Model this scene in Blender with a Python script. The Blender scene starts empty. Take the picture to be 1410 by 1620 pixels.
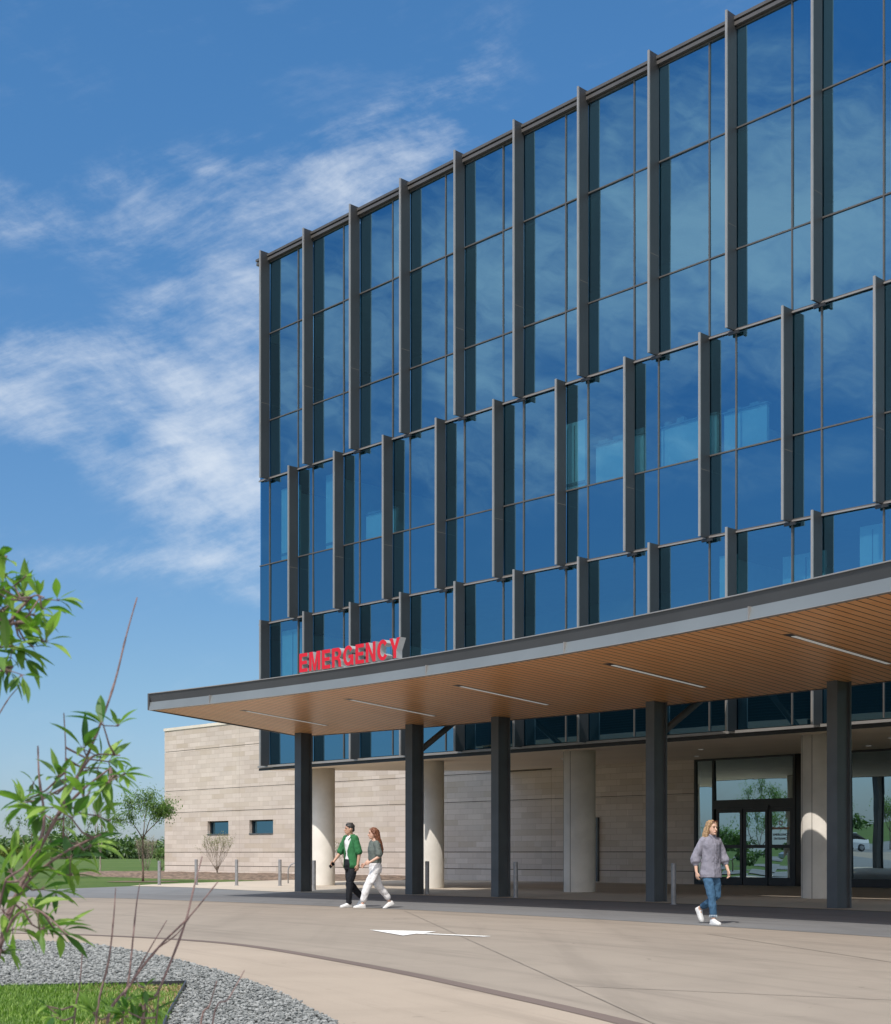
import bpy, bmesh, math, random
from mathutils import Vector, Matrix, noise

R = random.Random(11)
scene = bpy.context.scene
COL = scene.collection
PI = math.pi
F, CX, HY, CAMZ = 2268.0, 705.0, 1350.0, 1.15


def at(u, y, Y):
    """photo direction (u, y) at depth Y metres -> world point"""
    return Vector(((u - CX) / F * Y, Y, CAMZ - (y - HY) / F * Y))


def gp(u, y, z=0.0):
    """photo direction below the horizon -> point on the ground at height z"""
    return at(u, y, F * (CAMZ - z) / (y - HY))


# ------------------------------------------------------------------ materials
def new_mat(name):
    m = bpy.data.materials.new(name)
    m.use_nodes = True
    nt = m.node_tree
    b = nt.nodes['Principled BSDF']
    return m, nt, b


def node(nt, typ, **kw):
    n = nt.nodes.new(typ)
    for k, v in kw.items():
        if k in n.inputs:
            n.inputs[k].default_value = v
        else:
            setattr(n, k, v)
    return n


def mth(nt, op, a, b=None, clamp=False):
    n = nt.nodes.new('ShaderNodeMath')
    n.operation = op
    n.use_clamp = clamp
    for i, x in enumerate((a, b)):
        if x is None:
            continue
        if isinstance(x, (int, float)):
            n.inputs[i].default_value = x
        else:
            nt.links.new(x, n.inputs[i])
    return n.outputs[0]


def mixc(nt, fac, c1, c2, mode='MIX'):
    n = nt.nodes.new('ShaderNodeMix')
    n.data_type = 'RGBA'
    n.blend_type = mode
    for idx, x in ((0, fac), (6, c1), (7, c2)):
        if isinstance(x, (int, float)):
            n.inputs[idx].default_value = x
        elif isinstance(x, tuple):
            n.inputs[idx].default_value = x if len(x) == 4 else (*x, 1)
        else:
            nt.links.new(x, n.inputs[idx])
    return n.outputs[2]


def noi(nt, vec, scale, detail=4, rough=0.55, dist=0.0):
    n = nt.nodes.new('ShaderNodeTexNoise')
    n.inputs['Scale'].default_value = scale
    n.inputs['Detail'].default_value = detail
    n.inputs['Roughness'].default_value = rough
    n.inputs['Distortion'].default_value = dist
    nt.links.new(vec, n.inputs['Vector'])
    return n.outputs['Fac']


def ramp(nt, fac, lo, hi):
    n = nt.nodes.new('ShaderNodeMapRange')
    n.interpolation_type = 'SMOOTHSTEP'
    nt.links.new(fac, n.inputs[0])
    n.inputs[1].default_value = lo
    n.inputs[2].default_value = hi
    return n.outputs[0]


def coords(nt, kind='Object', scale=None, rot=None):
    tc = nt.nodes.new('ShaderNodeTexCoord')
    v = tc.outputs[kind]
    if scale or rot:
        mp = nt.nodes.new('ShaderNodeMapping')
        if scale:
            mp.inputs['Scale'].default_value = scale
        if rot:
            mp.inputs['Rotation'].default_value = rot
        nt.links.new(v, mp.inputs['Vector'])
        v = mp.outputs[0]
    return v


def bump(nt, b, h, strength, dist=0.02):
    n = nt.nodes.new('ShaderNodeBump')
    n.inputs['Strength'].default_value = strength
    n.inputs['Distance'].default_value = dist
    nt.links.new(h, n.inputs['Height'])
    nt.links.new(n.outputs[0], b.inputs['Normal'])


def simple(name, c, rough=0.6, metal=0.0, var=0.12, scale=3.0, bmp=0.0, bscale=60.0, spec=0.5):
    m, nt, b = new_mat(name)
    v = coords(nt)
    f = noi(nt, v, scale, 5)
    lo = tuple(x * (1 - var) for x in c)
    hi = tuple(min(1, x * (1 + var)) for x in c)
    nt.links.new(mixc(nt, ramp(nt, f, 0.3, 0.7), lo, hi), b.inputs['Base Color'])
    b.inputs['Roughness'].default_value = rough
    b.inputs['Metallic'].default_value = metal
    b.inputs['Specular IOR Level'].default_value = spec
    if bmp:
        bump(nt, b, noi(nt, v, bscale, 4), bmp)
    return m


M = {}
M['fin'] = simple('charcoal_paint', (0.036, 0.036, 0.038), 0.5, 0.1, 0.10, 0.8)
M['trim'] = simple('light_aluminium', (0.31, 0.295, 0.285), 0.4, 0.3, 0.06, 2)
M['band_metal'] = simple('band_aluminium', (0.27, 0.25, 0.24), 0.4, 0.2, 0.06, 2)
M['mullion'] = simple('bronze_mullion', (0.10, 0.092, 0.088), 0.4, 0.1, 0.1, 2)
M['steel'] = simple('column_paint', (0.095, 0.105, 0.115), 0.42, 0.1, 0.12, 1.5)
M['fascia_dark'] = simple('fascia_grey', (0.062, 0.066, 0.072), 0.5, 0.1, 0.08, 0.6)
M['fascia_light'] = simple('fascia_silver_grey', (0.17, 0.19, 0.20), 0.45, 0.1, 0.06, 0.6)
M['soffit_paint'] = simple('soffit_plaster', (0.76, 0.64, 0.51), 0.7, 0, 0.04, 0.5)
M['interior'] = simple('interior_white', (0.60, 0.61, 0.60), 0.8, 0, 0.03)
M['interior_grey'] = simple('interior_grey', (0.22, 0.23, 0.23), 0.8, 0, 0.05)
M['interior_dark'] = simple('interior_dark', (0.10, 0.11, 0.12), 0.8, 0, 0.1)
M['carpet'] = simple('carpet_grey', (0.14, 0.13, 0.12), 0.9, 0, 0.1)
M['frame_dark'] = simple('dark_anodised_frame', (0.035, 0.036, 0.04), 0.4, 0.3, 0.1)
M['black_panel'] = simple('black_gloss_panel', (0.008, 0.008, 0.009), 0.15)
M['white_mark'] = simple('white_print', (0.75, 0.75, 0.75), 0.6)
M['red'] = simple('red_acrylic', (0.56, 0.006, 0.022), 0.6, 0, 0.04)
M['silver'] = simple('silver_return', (0.34, 0.34, 0.34), 0.5, 0.1, 0.05)
M['bollard'] = simple('brushed_steel', (0.27, 0.27, 0.28), 0.4, 0.25, 0.12, 8)
M['lens'] = simple('lamp_diffuser', (0.78, 0.78, 0.76), 0.5, 0, 0.02)
M['lens'].node_tree.nodes['Principled BSDF'].inputs['Emission Color'].default_value = (1, 0.97, 0.92, 1)
M['lens'].node_tree.nodes['Principled BSDF'].inputs['Emission Strength'].default_value = 0.13
M['roof'] = simple('roof_membrane', (0.4, 0.4, 0.38), 0.8)
M['bark'] = simple('bark', (0.16, 0.115, 0.085), 0.9, 0, 0.3, 12, 0.5, 50)
M['bark_pale'] = simple('pale_bark', (0.30, 0.25, 0.21), 0.9, 0, 0.25, 12, 0.4, 50)
M['twig'] = simple('twig_bark', (0.20, 0.125, 0.115), 0.8, 0, 0.25, 40, 0.3, 120)


def leaf_mat(name, c1, c2, trans=0.35, scale=6.0):
    m, nt, b = new_mat(name)
    v = coords(nt)
    g = nt.nodes.new('ShaderNodeNewGeometry')
    f1 = noi(nt, v, scale, 3)
    fac = mth(nt, 'ADD', mth(nt, 'MULTIPLY', f1, 0.6), mth(nt, 'MULTIPLY', g.outputs['Random Per Island'], 0.55))
    col = mixc(nt, ramp(nt, fac, 0.25, 0.85), c1, c2)
    nt.links.new(col, b.inputs['Base Color'])
    b.inputs['Roughness'].default_value = 0.5
    tr = nt.nodes.new('ShaderNodeBsdfTranslucent')
    nt.links.new(mixc(nt, 1.0, col, (0.9, 1.3, 0.5), 'MULTIPLY'), tr.inputs[0])
    mx = nt.nodes.new('ShaderNodeMixShader')
    mx.inputs[0].default_value = trans
    nt.links.new(b.outputs[0], mx.inputs[1])
    nt.links.new(tr.outputs[0], mx.inputs[2])
    nt.links.new(mx.outputs[0], nt.nodes['Material Output'].inputs[0])
    return m


M['leaf_front'] = leaf_mat('shrub_leaf', (0.05, 0.14, 0.03), (0.29, 0.43, 0.08), 0.40, 5)
M['leaf_tree'] = leaf_mat('sapling_leaf', (0.065, 0.125, 0.035), (0.20, 0.29, 0.08), 0.38, 2)
M['leaf_conifer'] = leaf_mat('young_tree_leaf', (0.07, 0.10, 0.015), (0.2, 0.22, 0.03), 0.3, 2)
M['leaf_olive'] = leaf_mat('sparse_shrub_leaf', (0.13, 0.14, 0.06), (0.33, 0.32, 0.17), 0.3, 2)
M['leaf_far'] = leaf_mat('far_wood_leaf', (0.05, 0.10, 0.04), (0.14, 0.21, 0.07), 0.2, 0.05)
M['grass_blade'] = leaf_mat('grass_blade', (0.085, 0.165, 0.025), (0.22, 0.34, 0.055), 0.35, 3)
M['straw'] = leaf_mat('dry_straw', (0.30, 0.20, 0.10), (0.5, 0.37, 0.2), 0.2, 3)


def glass(name, tint, fac, trans, rough=0.0, wav=0.012):
    m = bpy.data.materials.new(name)
    m.use_nodes = True
    nt = m.node_tree
    nt.nodes.clear()
    out = nt.nodes.new('ShaderNodeOutputMaterial')
    gl = nt.nodes.new('ShaderNodeBsdfGlossy')
    gl.inputs['Color'].default_value = (*tint, 1)
    gl.inputs['Roughness'].default_value = rough
    tr = nt.nodes.new('ShaderNodeBsdfTransparent')
    tr.inputs['Color'].default_value = (*trans, 1)
    mx = nt.nodes.new('ShaderNodeMixShader')
    mx.inputs[0].default_value = fac
    nt.links.new(tr.outputs[0], mx.inputs[1])
    nt.links.new(gl.outputs[0], mx.inputs[2])
    nt.links.new(mx.outputs[0], out.inputs[0])
    bp = nt.nodes.new('ShaderNodeBump')
    bp.inputs['Strength'].default_value = wav
    bp.inputs['Distance'].default_value = 1.0
    nt.links.new(noi(nt, coords(nt), 0.55, 1), bp.inputs['Height'])
    nt.links.new(bp.outputs[0], gl.inputs['Normal'])
    return m


M['glass_vision'] = glass('blue_vision_glass', (0.26, 0.54, 0.74), 0.52, (0.38, 0.74, 0.84), 0, 0.006)
M['glass_store'] = glass('storefront_glass', (0.50, 0.68, 0.76), 0.66, (0.25, 0.33, 0.36), 0, 0.004)


def spandrel():
    m, nt, b = new_mat('blue_spandrel_glass')
    gl = nt.nodes.new('ShaderNodeBsdfGlossy')
    gl.inputs['Color'].default_value = (0.26, 0.54, 0.74, 1)
    gl.inputs['Roughness'].default_value = 0.0
    b.inputs['Base Color'].default_value = (0.003, 0.013, 0.022, 1)
    b.inputs['Roughness'].default_value = 0.6
    b.inputs['Specular IOR Level'].default_value = 0.0
    mx = nt.nodes.new('ShaderNodeMixShader')
    mx.inputs[0].default_value = 0.52
    nt.links.new(b.outputs[0], mx.inputs[1])
    nt.links.new(gl.outputs[0], mx.inputs[2])
    nt.links.new(mx.outputs[0], nt.nodes['Material Output'].inputs[0])
    bp = nt.nodes.new('ShaderNodeBump')
    bp.inputs['Strength'].default_value = 0.006
    bp.inputs['Distance'].default_value = 1.0
    nt.links.new(noi(nt, coords(nt), 0.55, 1), bp.inputs['Height'])
    nt.links.new(bp.outputs[0], gl.inputs['Normal'])
    return m


M['glass_spandrel'] = spandrel()


def stone():
    m, nt, b = new_mat('coursed_limestone')
    v = coords(nt)
    sp = nt.nodes.new('ShaderNodeSeparateXYZ')
    nt.links.new(v, sp.inputs[0])
    cb = nt.nodes.new('ShaderNodeCombineXYZ')
    nt.links.new(mth(nt, 'ADD', sp.outputs[0], sp.outputs[1]), cb.inputs[0])
    nt.links.new(sp.outputs[2], cb.inputs[1])

    def brick(w, h, off, c1, c2):
        n = nt.nodes.new('ShaderNodeTexBrick')
        n.offset = off
        n.inputs['Color1'].default_value = (*c1, 1)
        n.inputs['Color2'].default_value = (*c2, 1)
        n.inputs['Mortar'].default_value = (0.57, 0.50, 0.43, 1)
        n.inputs['Scale'].default_value = 1
        n.inputs['Mortar Size'].default_value = 0.005
        n.inputs['Bias'].default_value = 0.0
        n.inputs['Brick Width'].default_value = w
        n.inputs['Row Height'].default_value = h
        nt.links.new(cb.outputs[0], n.inputs['Vector'])
        return n
    b1 = brick(1.12, 0.235, 0.37, (0.63, 0.54, 0.48), (0.52, 0.445, 0.395))
    b2 = brick(0.79, 0.235, 0.61, (1.04, 1.04, 1.04), (0.91, 0.89, 0.87))
    c = mixc(nt, 1.0, b1.outputs[0], b2.outputs[0], 'MULTIPLY')
    # single warm or grey blocks
    b3 = brick(1.12, 0.235, 0.37, (0, 0, 0), (1, 1, 1))
    odd = ramp(nt, b3.outputs[0], 0.80, 0.9)
    c = mixc(nt, mth(nt, 'MULTIPLY', odd, 0.42), c, (0.50, 0.40, 0.30))
    fine = noi(nt, v, 9, 6, 0.65)
    c = mixc(nt, mth(nt, 'MULTIPLY', ramp(nt, fine, 0.35, 0.75), 0.22), c, (0.50, 0.44, 0.37))
    big = noi(nt, v, 0.35, 3)
    c = mixc(nt, mth(nt, 'MULTIPLY', ramp(nt, big, 0.4, 0.7), 0.18), c, (0.74, 0.66, 0.56))
    nt.links.new(c, b.inputs['Base Color'])
    b.inputs['Roughness'].default_value = 0.85
    bump(nt, b, mth(nt, 'ADD', mth(nt, 'MULTIPLY', fine, 0.4), mth(nt, 'MULTIPLY', b1.outputs[1], -0.8)), 0.35, 0.012)
    return m


M['stone'] = stone()
M['cast_stone'] = simple('cast_stone', (0.70, 0.63, 0.54), 0.8, 0, 0.06, 1.5, 0.2, 40)
M['joint_dark'] = simple('wall_joint', (0.16, 0.14, 0.12), 0.9)


def concrete(name, c, var=0.16, cool=None, streak=True, jscale=None):
    m, nt, b = new_mat(name)
    v = coords(nt)
    big = noi(nt, v, 0.12, 5, 0.6, 0.4)
    mid = noi(nt, v, 0.9, 6, 0.62, 0.3)
    fine = noi(nt, v, 45, 4, 0.7)
    lo = tuple(x * (1 - var) for x in c)
    hi = tuple(x * (1 + var) for x in c)
    col = mixc(nt, ramp(nt, big, 0.3, 0.7), lo, hi)
    col = mixc(nt, mth(nt, 'MULTIPLY', ramp(nt, mid, 0.42, 0.72), 0.28), col, tuple(x * 0.72 for x in c))
    if streak:
        sv = coords(nt, 'Object', (0.9, 0.06, 1), (0, 0, math.radians(-38)))
        st = noi(nt, sv, 1.0, 5, 0.65, 0.6)
        col = mixc(nt, mth(nt, 'MULTIPLY', ramp(nt, st, 0.5, 0.74), 0.34), col, tuple(x * 0.60 for x in c))
        sv2 = coords(nt, 'Object', (0.35, 1.6, 1), (0, 0, math.radians(-50)))
        st2 = noi(nt, sv2, 1.2, 4, 0.6, 0.5)
        col = mixc(nt, mth(nt, 'MULTIPLY', ramp(nt, st2, 0.52, 0.75), 0.25), col, tuple(min(1, x * 1.25) for x in c))
        sep = nt.nodes.new('ShaderNodeSeparateXYZ')
        nt.links.new(v, sep.inputs[0])
        dx, dy = mth(nt, 'ADD', sep.outputs[0], 46.06), mth(nt, 'ADD', sep.outputs[1], 10.11)
        rr = mth(nt, 'SQRT', mth(nt, 'ADD', mth(nt, 'MULTIPLY', dx, dx), mth(nt, 'MULTIPLY', dy, dy)))
        pc = nt.nodes.new('ShaderNodeCombineXYZ')
        nt.links.new(mth(nt, 'MULTIPLY', rr, 2.2), pc.inputs[0])
        nt.links.new(mth(nt, 'MULTIPLY', mth(nt, 'ARCTAN2', dy, dx), 7.0), pc.inputs[1])
        tw = noi(nt, pc.outputs[0], 1.0, 6, 0.66, 0.2)
        col = mixc(nt, mth(nt, 'MULTIPLY', ramp(nt, tw, 0.48, 0.70), 0.55), col, tuple(x * 0.62 for x in c))
        sp = noi(nt, v, 3.1, 2, 0.5, 1.2)
        col = mixc(nt, mth(nt, 'MULTIPLY', ramp(nt, sp, 0.70, 0.78), 0.4), col, tuple(x * 0.45 for x in c))
    col = mixc(nt, mth(nt, 'MULTIPLY', ramp(nt, fine, 0.4, 0.8), 0.22), col, tuple(x * 0.7 for x in c))
    nt.links.new(col, b.inputs['Base Color'])
    b.inputs['Roughness'].default_value = 0.85
    b.inputs['Specular IOR Level'].default_value = 0.25
    bump(nt, b, fine, 0.25, 0.004)
    return m


M['drive'] = concrete('tan_concrete', (0.280, 0.238, 0.195), 0.09)
M['apron'] = concrete('apron_concrete', (0.352, 0.290, 0.230), 0.06)
M['walk'] = concrete('walkway_concrete', (0.50, 0.43, 0.35), 0.08, streak=False)
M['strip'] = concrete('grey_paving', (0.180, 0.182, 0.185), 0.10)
M['band'] = concrete('brown_paver_band', (0.15, 0.115, 0.10), 0.12, streak=False)
M['joint'] = simple('joint_sealant', (0.23, 0.195, 0.16), 0.9)
M['paint'] = simple('road_paint', (0.78, 0.77, 0.74), 0.7, 0, 0.10, 9, 0.2, 80)


def grass_ground():
    m, nt, b = new_mat('grass_ground')
    v = coords(nt)
    f1 = noi(nt, v, 0.06, 5, 0.6)
    f2 = noi(nt, v, 2.2, 6, 0.7)
    f3 = noi(nt, v, 0.45, 4, 0.6, 0.8)
    c = mixc(nt, ramp(nt, f1, 0.3, 0.7), (0.07, 0.118, 0.034), (0.11, 0.155, 0.048))
    c = mixc(nt, mth(nt, 'MULTIPLY', ramp(nt, f2, 0.35, 0.7), 0.6), c, (0.05, 0.095, 0.022))
    c = mixc(nt, mth(nt, 'MULTIPLY', ramp(nt, f3, 0.60, 0.72), 0.35), c, (0.24, 0.19, 0.10))
    nt.links.new(c, b.inputs['Base Color'])
    b.inputs['Roughness'].default_value = 0.95
    b.inputs['Specular IOR Level'].default_value = 0.1
    bump(nt, b, f2, 0.9, 0.06)
    return m


M['grass'] = grass_ground()
M['soil'] = simple('lawn_soil', (0.07, 0.085, 0.03), 0.95, 0, 0.3, 3)
M['mulch'] = simple('bark_mulch', (0.165, 0.115, 0.082), 0.95, 0, 0.55, 5, 1.0, 14)
M['gravel_bed'] = simple('gravel_bed', (0.16, 0.17, 0.165), 0.9, 0, 0.4, 25, 0.8, 40)


def gravel_mat():
    m, nt, b = new_mat('grey_gravel')
    g = nt.nodes.new('ShaderNodeNewGeometry')
    c = mixc(nt, g.outputs['Random Per Island'], (0.11, 0.118, 0.115), (0.30, 0.305, 0.295))
    nt.links.new(c, b.inputs['Base Color'])
    b.inputs['Roughness'].default_value = 0.85
    return m


M['gravel'] = gravel_mat()

# canopy centre (plan) and helpers
CCX, CCY = -46.06, -10.11
R_IN, R_OUT, Z_SOF = 59.92, 68.1, 4.72


def AP(a, r, z=0.0, twist=False):
    """point of the canopy: a degrees about its centre, radius r; twist follows the skewed board direction"""
    if twist:
        a = a + 0.31 * (r - R_IN)
    t = math.radians(a)
    return Vector((CCX + r * math.cos(t), CCY + r * math.sin(t), z))


def wood():
    m, nt, b = new_mat('cedar_boards')
    v = coords(nt)
    sp = nt.nodes.new('ShaderNodeSeparateXYZ')
    nt.links.new(v, sp.inputs[0])
    x = mth(nt, 'SUBTRACT', sp.outputs[0], CCX)
    y = mth(nt, 'SUBTRACT', sp.outputs[1], CCY)
    r = mth(nt, 'SQRT', mth(nt, 'ADD', mth(nt, 'MULTIPLY', x, x), mth(nt, 'MULTIPLY', y, y)))
    a = mth(nt, 'MULTIPLY', mth(nt, 'ARCTAN2', y, x), 180 / PI)
    ph = mth(nt, 'SUBTRACT', a, mth(nt, 'MULTIPLY', mth(nt, 'SUBTRACT', r, R_IN), 0.31))
    s = mth(nt, 'MULTIPLY', ph, 1.117 / 0.21)          # board number
    fl = mth(nt, 'FLOOR', s)
    fr = mth(nt, 'FRACT', s)
    gap = mth(nt, 'LESS_THAN', fr, 0.15)
    wn = nt.nodes.new('ShaderNodeTexWhiteNoise')
    wn.noise_dimensions = '2D'
    seg = mth(nt, 'FLOOR', mth(nt, 'DIVIDE', mth(nt, 'ADD', r, mth(nt, 'MULTIPLY', mth(nt, 'FRACT', mth(nt, 'MULTIPLY', fl, 0.618)), 3.0)), 3.0))
    cb = nt.nodes.new('ShaderNodeCombineXYZ')
    nt.links.new(fl, cb.inputs[0])
    nt.links.new(seg, cb.inputs[1])
    nt.links.new(cb.outputs[0], wn.inputs['Vector'])
    cg = nt.nodes.new('ShaderNodeCombineXYZ')
    nt.links.new(mth(nt, 'MULTIPLY', r, 1.2), cg.inputs[0])
    nt.links.new(mth(nt, 'MULTIPLY', s, 4.0), cg.inputs[1])
    grain = noi(nt, cg.outputs[0], 1.5, 5, 0.6, 0.3)
    c = mixc(nt, wn.outputs[0], (0.88, 0.42, 0.165), (0.93, 0.48, 0.21))
    c = mixc(nt, mth(nt, 'MULTIPLY', ramp(nt, grain, 0.35, 0.75), 0.35), c, (0.74, 0.34, 0.12))
    c = mixc(nt, gap, c, (0.10, 0.04, 0.016))
    nt.links.new(c, b.inputs['Base Color'])
    b.inputs['Roughness'].default_value = 0.34
    b.inputs['Specular IOR Level'].default_value = 0.22
    bump(nt, b, mth(nt, 'SUBTRACT', 1.0, gap), 0.4, 0.01)
    return m


M['wood'] = wood()


# ------------------------------------------------------------------ mesh helpers
class MB:
    def __init__(s):
        s.v, s.f, s.m = [], [], []

    def face(s, pts, mi=0):
        i = len(s.v)
        s.v += [tuple(p) for p in pts]
        s.f.append(tuple(range(i, i + len(pts))))
        s.m.append(mi)

    def box(s, x0, x1, y0, y1, z0, z1, mi=0, fn=None):
        P = [Vector((x, y, z)) for z in (z0, z1) for y in (y0, y1) for x in (x0, x1)]
        if fn:
            P = [fn(p) for p in P]
        i = len(s.v)
        s.v += [tuple(p) for p in P]
        for q in ((0, 2, 3, 1), (4, 5, 7, 6), (0, 1, 5, 4), (2, 6, 7, 3), (0, 4, 6, 2), (1, 3, 7, 5)):
            s.f.append(tuple(i + k for k in q))
            s.m.append(mi)
        return s

    def prism(s, poly, z0, z1, mi=0):
        n = len(poly)
        i = len(s.v)
        s.v += [(p[0], p[1], z0) for p in poly] + [(p[0], p[1], z1) for p in poly]
        area = sum(poly[k][0] * poly[(k + 1) % n][1] - poly[(k + 1) % n][0] * poly[k][1] for k in range(n))
        order = list(range(n)) if area > 0 else list(range(n))[::-1]
        s.f.append(tuple(i + n + k for k in order))
        s.f.append(tuple(i + k for k in reversed(order)))
        s.m += [mi, mi]
        for k in range(n):
            a, b = order[k], order[(k + 1) % n]
            s.f.append((i + a, i + b, i + n + b, i + n + a))
            s.m.append(mi)
        return s

    def sheet(s, poly, z, mi=0):
        n = len(poly)
        area = sum(poly[k][0] * poly[(k + 1) % n][1] - poly[(k + 1) % n][0] * poly[k][1] for k in range(n))
        pts = [(p[0], p[1], z) for p in poly]
        s.face(pts if area > 0 else pts[::-1], mi)
        return s

    def ribbon(s, pts, w, z, mi=0):
        L, Rr = [], []
        for k in range(len(pts)):
            a = Vector(pts[max(0, k - 1)][:2])
            b = Vector(pts[min(len(pts) - 1, k + 1)][:2])
            d = (b - a).normalized()
            n = Vector((-d.y, d.x)) * w / 2
            p = Vector(pts[k][:2])
            L.append(p + n)
            Rr.append(p - n)
        for k in range(len(pts) - 1):
            s.face([(*Rr[k], z), (*Rr[k + 1], z), (*L[k + 1], z), (*L[k], z)], mi)
        return s

    def tube(s, pts, rad, n=8, mi=0, caps=True):
        pts = [Vector(p) for p in pts]
        if isinstance(rad, (int, float)):
            rad = [rad] * len(pts)
        i0 = len(s.v)
        ref = None
        for k, p in enumerate(pts):
            d = (pts[min(len(pts) - 1, k + 1)] - pts[max(0, k - 1)]).normalized()
            if ref is None:
                ref = d.orthogonal().normalized()
            ref = (ref - d * ref.dot(d)).normalized()
            w = d.cross(ref)
            for j in range(n):
                t = 2 * PI * j / n
                s.v.append(tuple(p + (ref * math.cos(t) + w * math.sin(t)) * rad[k]))
        for k in range(len(pts) - 1):
            for j in range(n):
                a = i0 + k * n + j
                b = i0 + k * n + (j + 1) % n
                s.f.append((a, b, b + n, a + n))
                s.m.append(mi)
        if caps:
            s.f.append(tuple(i0 + j for j in reversed(range(n))))
            s.f.append(tuple(i0 + (len(pts) - 1) * n + j for j in range(n)))
            s.m += [mi, mi]
        return s

    def loft(s, rings, mi=0):
        """rings: list of equal-length point lists, closed with end faces"""
        n = len(rings[0])
        i0 = len(s.v)
        for r in rings:
            s.v += [tuple(p) for p in r]
        for k in range(len(rings) - 1):
            for j in range(n):
                a = i0 + k * n + j
                b = i0 + k * n + (j + 1) % n
                s.f.append((a, b, b + n, a + n))
                s.m.append(mi)
        s.f.append(tuple(i0 + j for j in reversed(range(n))))
        s.f.append(tuple(i0 + (len(rings) - 1) * n + j for j in range(n)))
        s.m += [mi, mi]
        return s

    def ball(s, c, rx, ry=None, rz=None, mi=0, rows=8, n=12, rot=None):
        ry = rx if ry is None else ry
        rz = rx if rz is None else rz
        c = Vector(c)
        rings = []
        for k in range(1, rows):
            t = -PI / 2 + PI * k / rows
            ring = []
            for j in range(n):
                a = 2 * PI * j / n
                p = Vector((rx * math.cos(t) * math.cos(a), ry * math.cos(t) * math.sin(a), rz * math.sin(t)))
                if rot:
                    p = rot @ p
                ring.append(c + p)
            rings.append(ring)
        return s.loft(rings, mi)

    def xf(s, fn, start=0):
        for k in range(start, len(s.v)):
            s.v[k] = tuple(fn(Vector(s.v[k])))

    def mesh(s, name, mats):
        me = bpy.data.meshes.new(name)
        me.from_pydata(s.v, [], s.f)
        for m in mats:
            me.materials.append(m)
        if len(mats) > 1:
            me.polygons.foreach_set('material_index', s.m)
        me.update()
        return me

    def build(s, name, mats, parent=None, smooth=False, loc=None):
        if not isinstance(mats, (list, tuple)):
            mats = [mats]
        me = s.mesh(name, mats)
        if smooth:
            me.polygons.foreach_set('use_smooth', [True] * len(me.polygons))
        o = bpy.data.objects.new(name, me)
        COL.objects.link(o)
        if parent:
            o.parent = parent
        if loc is not None:
            o.location = loc
        return o


def empty(name, label, cat, loc=(0, 0, 0), rz=0.0, group=None):
    o = bpy.data.objects.new(name, None)
    COL.objects.link(o)
    o.location = loc
    o.rotation_euler = (0, 0, rz)
    o.empty_display_size = 0.2
    return tag(o, label, cat, group)


def tag(o, label, cat, group=None):
    o['label'] = label
    o['category'] = cat
    if group:
        o['group'] = group
    return o


def struct(o, kind='structure'):
    o['kind'] = kind
    return o


def catmull(P, n=8):
    P = [Vector(p) for p in P]
    P = [2 * P[0] - P[1]] + P + [2 * P[-1] - P[-2]]
    out = []
    for k in range(1, len(P) - 2):
        for j in range(n):
            t = j / n
            a, b, c, d = P[k - 1:k + 3]
            out.append(0.5 * ((2 * b) + (c - a) * t + (2 * a - 5 * b + 4 * c - d) * t * t + (3 * b - a - 3 * c + d) * t ** 3))
    out.append(P[-2])
    return out


def bevel_mod(o, w=0.01, seg=2):
    b = o.modifiers.new('bevel', 'BEVEL')
    b.width = w
    b.segments = seg
    b.limit_method = 'ANGLE'
    return o


def inside(p, poly):
    x, y = p[0], p[1]
    c = False
    n = len(poly)
    j = n - 1
    for i in range(n):
        xi, yi = poly[i][0], poly[i][1]
        xj, yj = poly[j][0], poly[j][1]
        if (yi > y) != (yj > y) and x < (xj - xi) * (y - yi) / (yj - yi) + xi:
            c = not c
        j = i
    return c


# ------------------------------------------------------------------ camera, sun, sky
cam = bpy.data.cameras.new('camera')
cam.sensor_fit = 'HORIZONTAL'
cam.sensor_width = 36
cam.lens = 36 * F / 1410
cam.shift_y = 540 / 1410
cam.clip_start = 0.05
cam.clip_end = 4000
cam.dof.use_dof = True
cam.dof.focus_distance = 38
cam.dof.aperture_fstop = 13
co = bpy.data.objects.new('camera', cam)
COL.objects.link(co)
co.location = (0, 0, CAMZ)
co.rotation_euler = (PI / 2, 0, 0)
scene.camera = co

SUN_TRAVEL = Vector((0.30, 0.62, -1.0)).normalized()
sl = bpy.data.lights.new('sun', 'SUN')
sl.energy = 3.15
sl.angle = math.radians(0.5)
sl.color = (1.0, 0.94, 0.86)
so = bpy.data.objects.new('sun', sl)
COL.objects.link(so)
so.rotation_euler = SUN_TRAVEL.to_track_quat('-Z', 'Y').to_euler()
SUN_EL = math.asin(-SUN_TRAVEL.z)
SUN_AZ = math.atan2(-SUN_TRAVEL.x, -SUN_TRAVEL.y)


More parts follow.
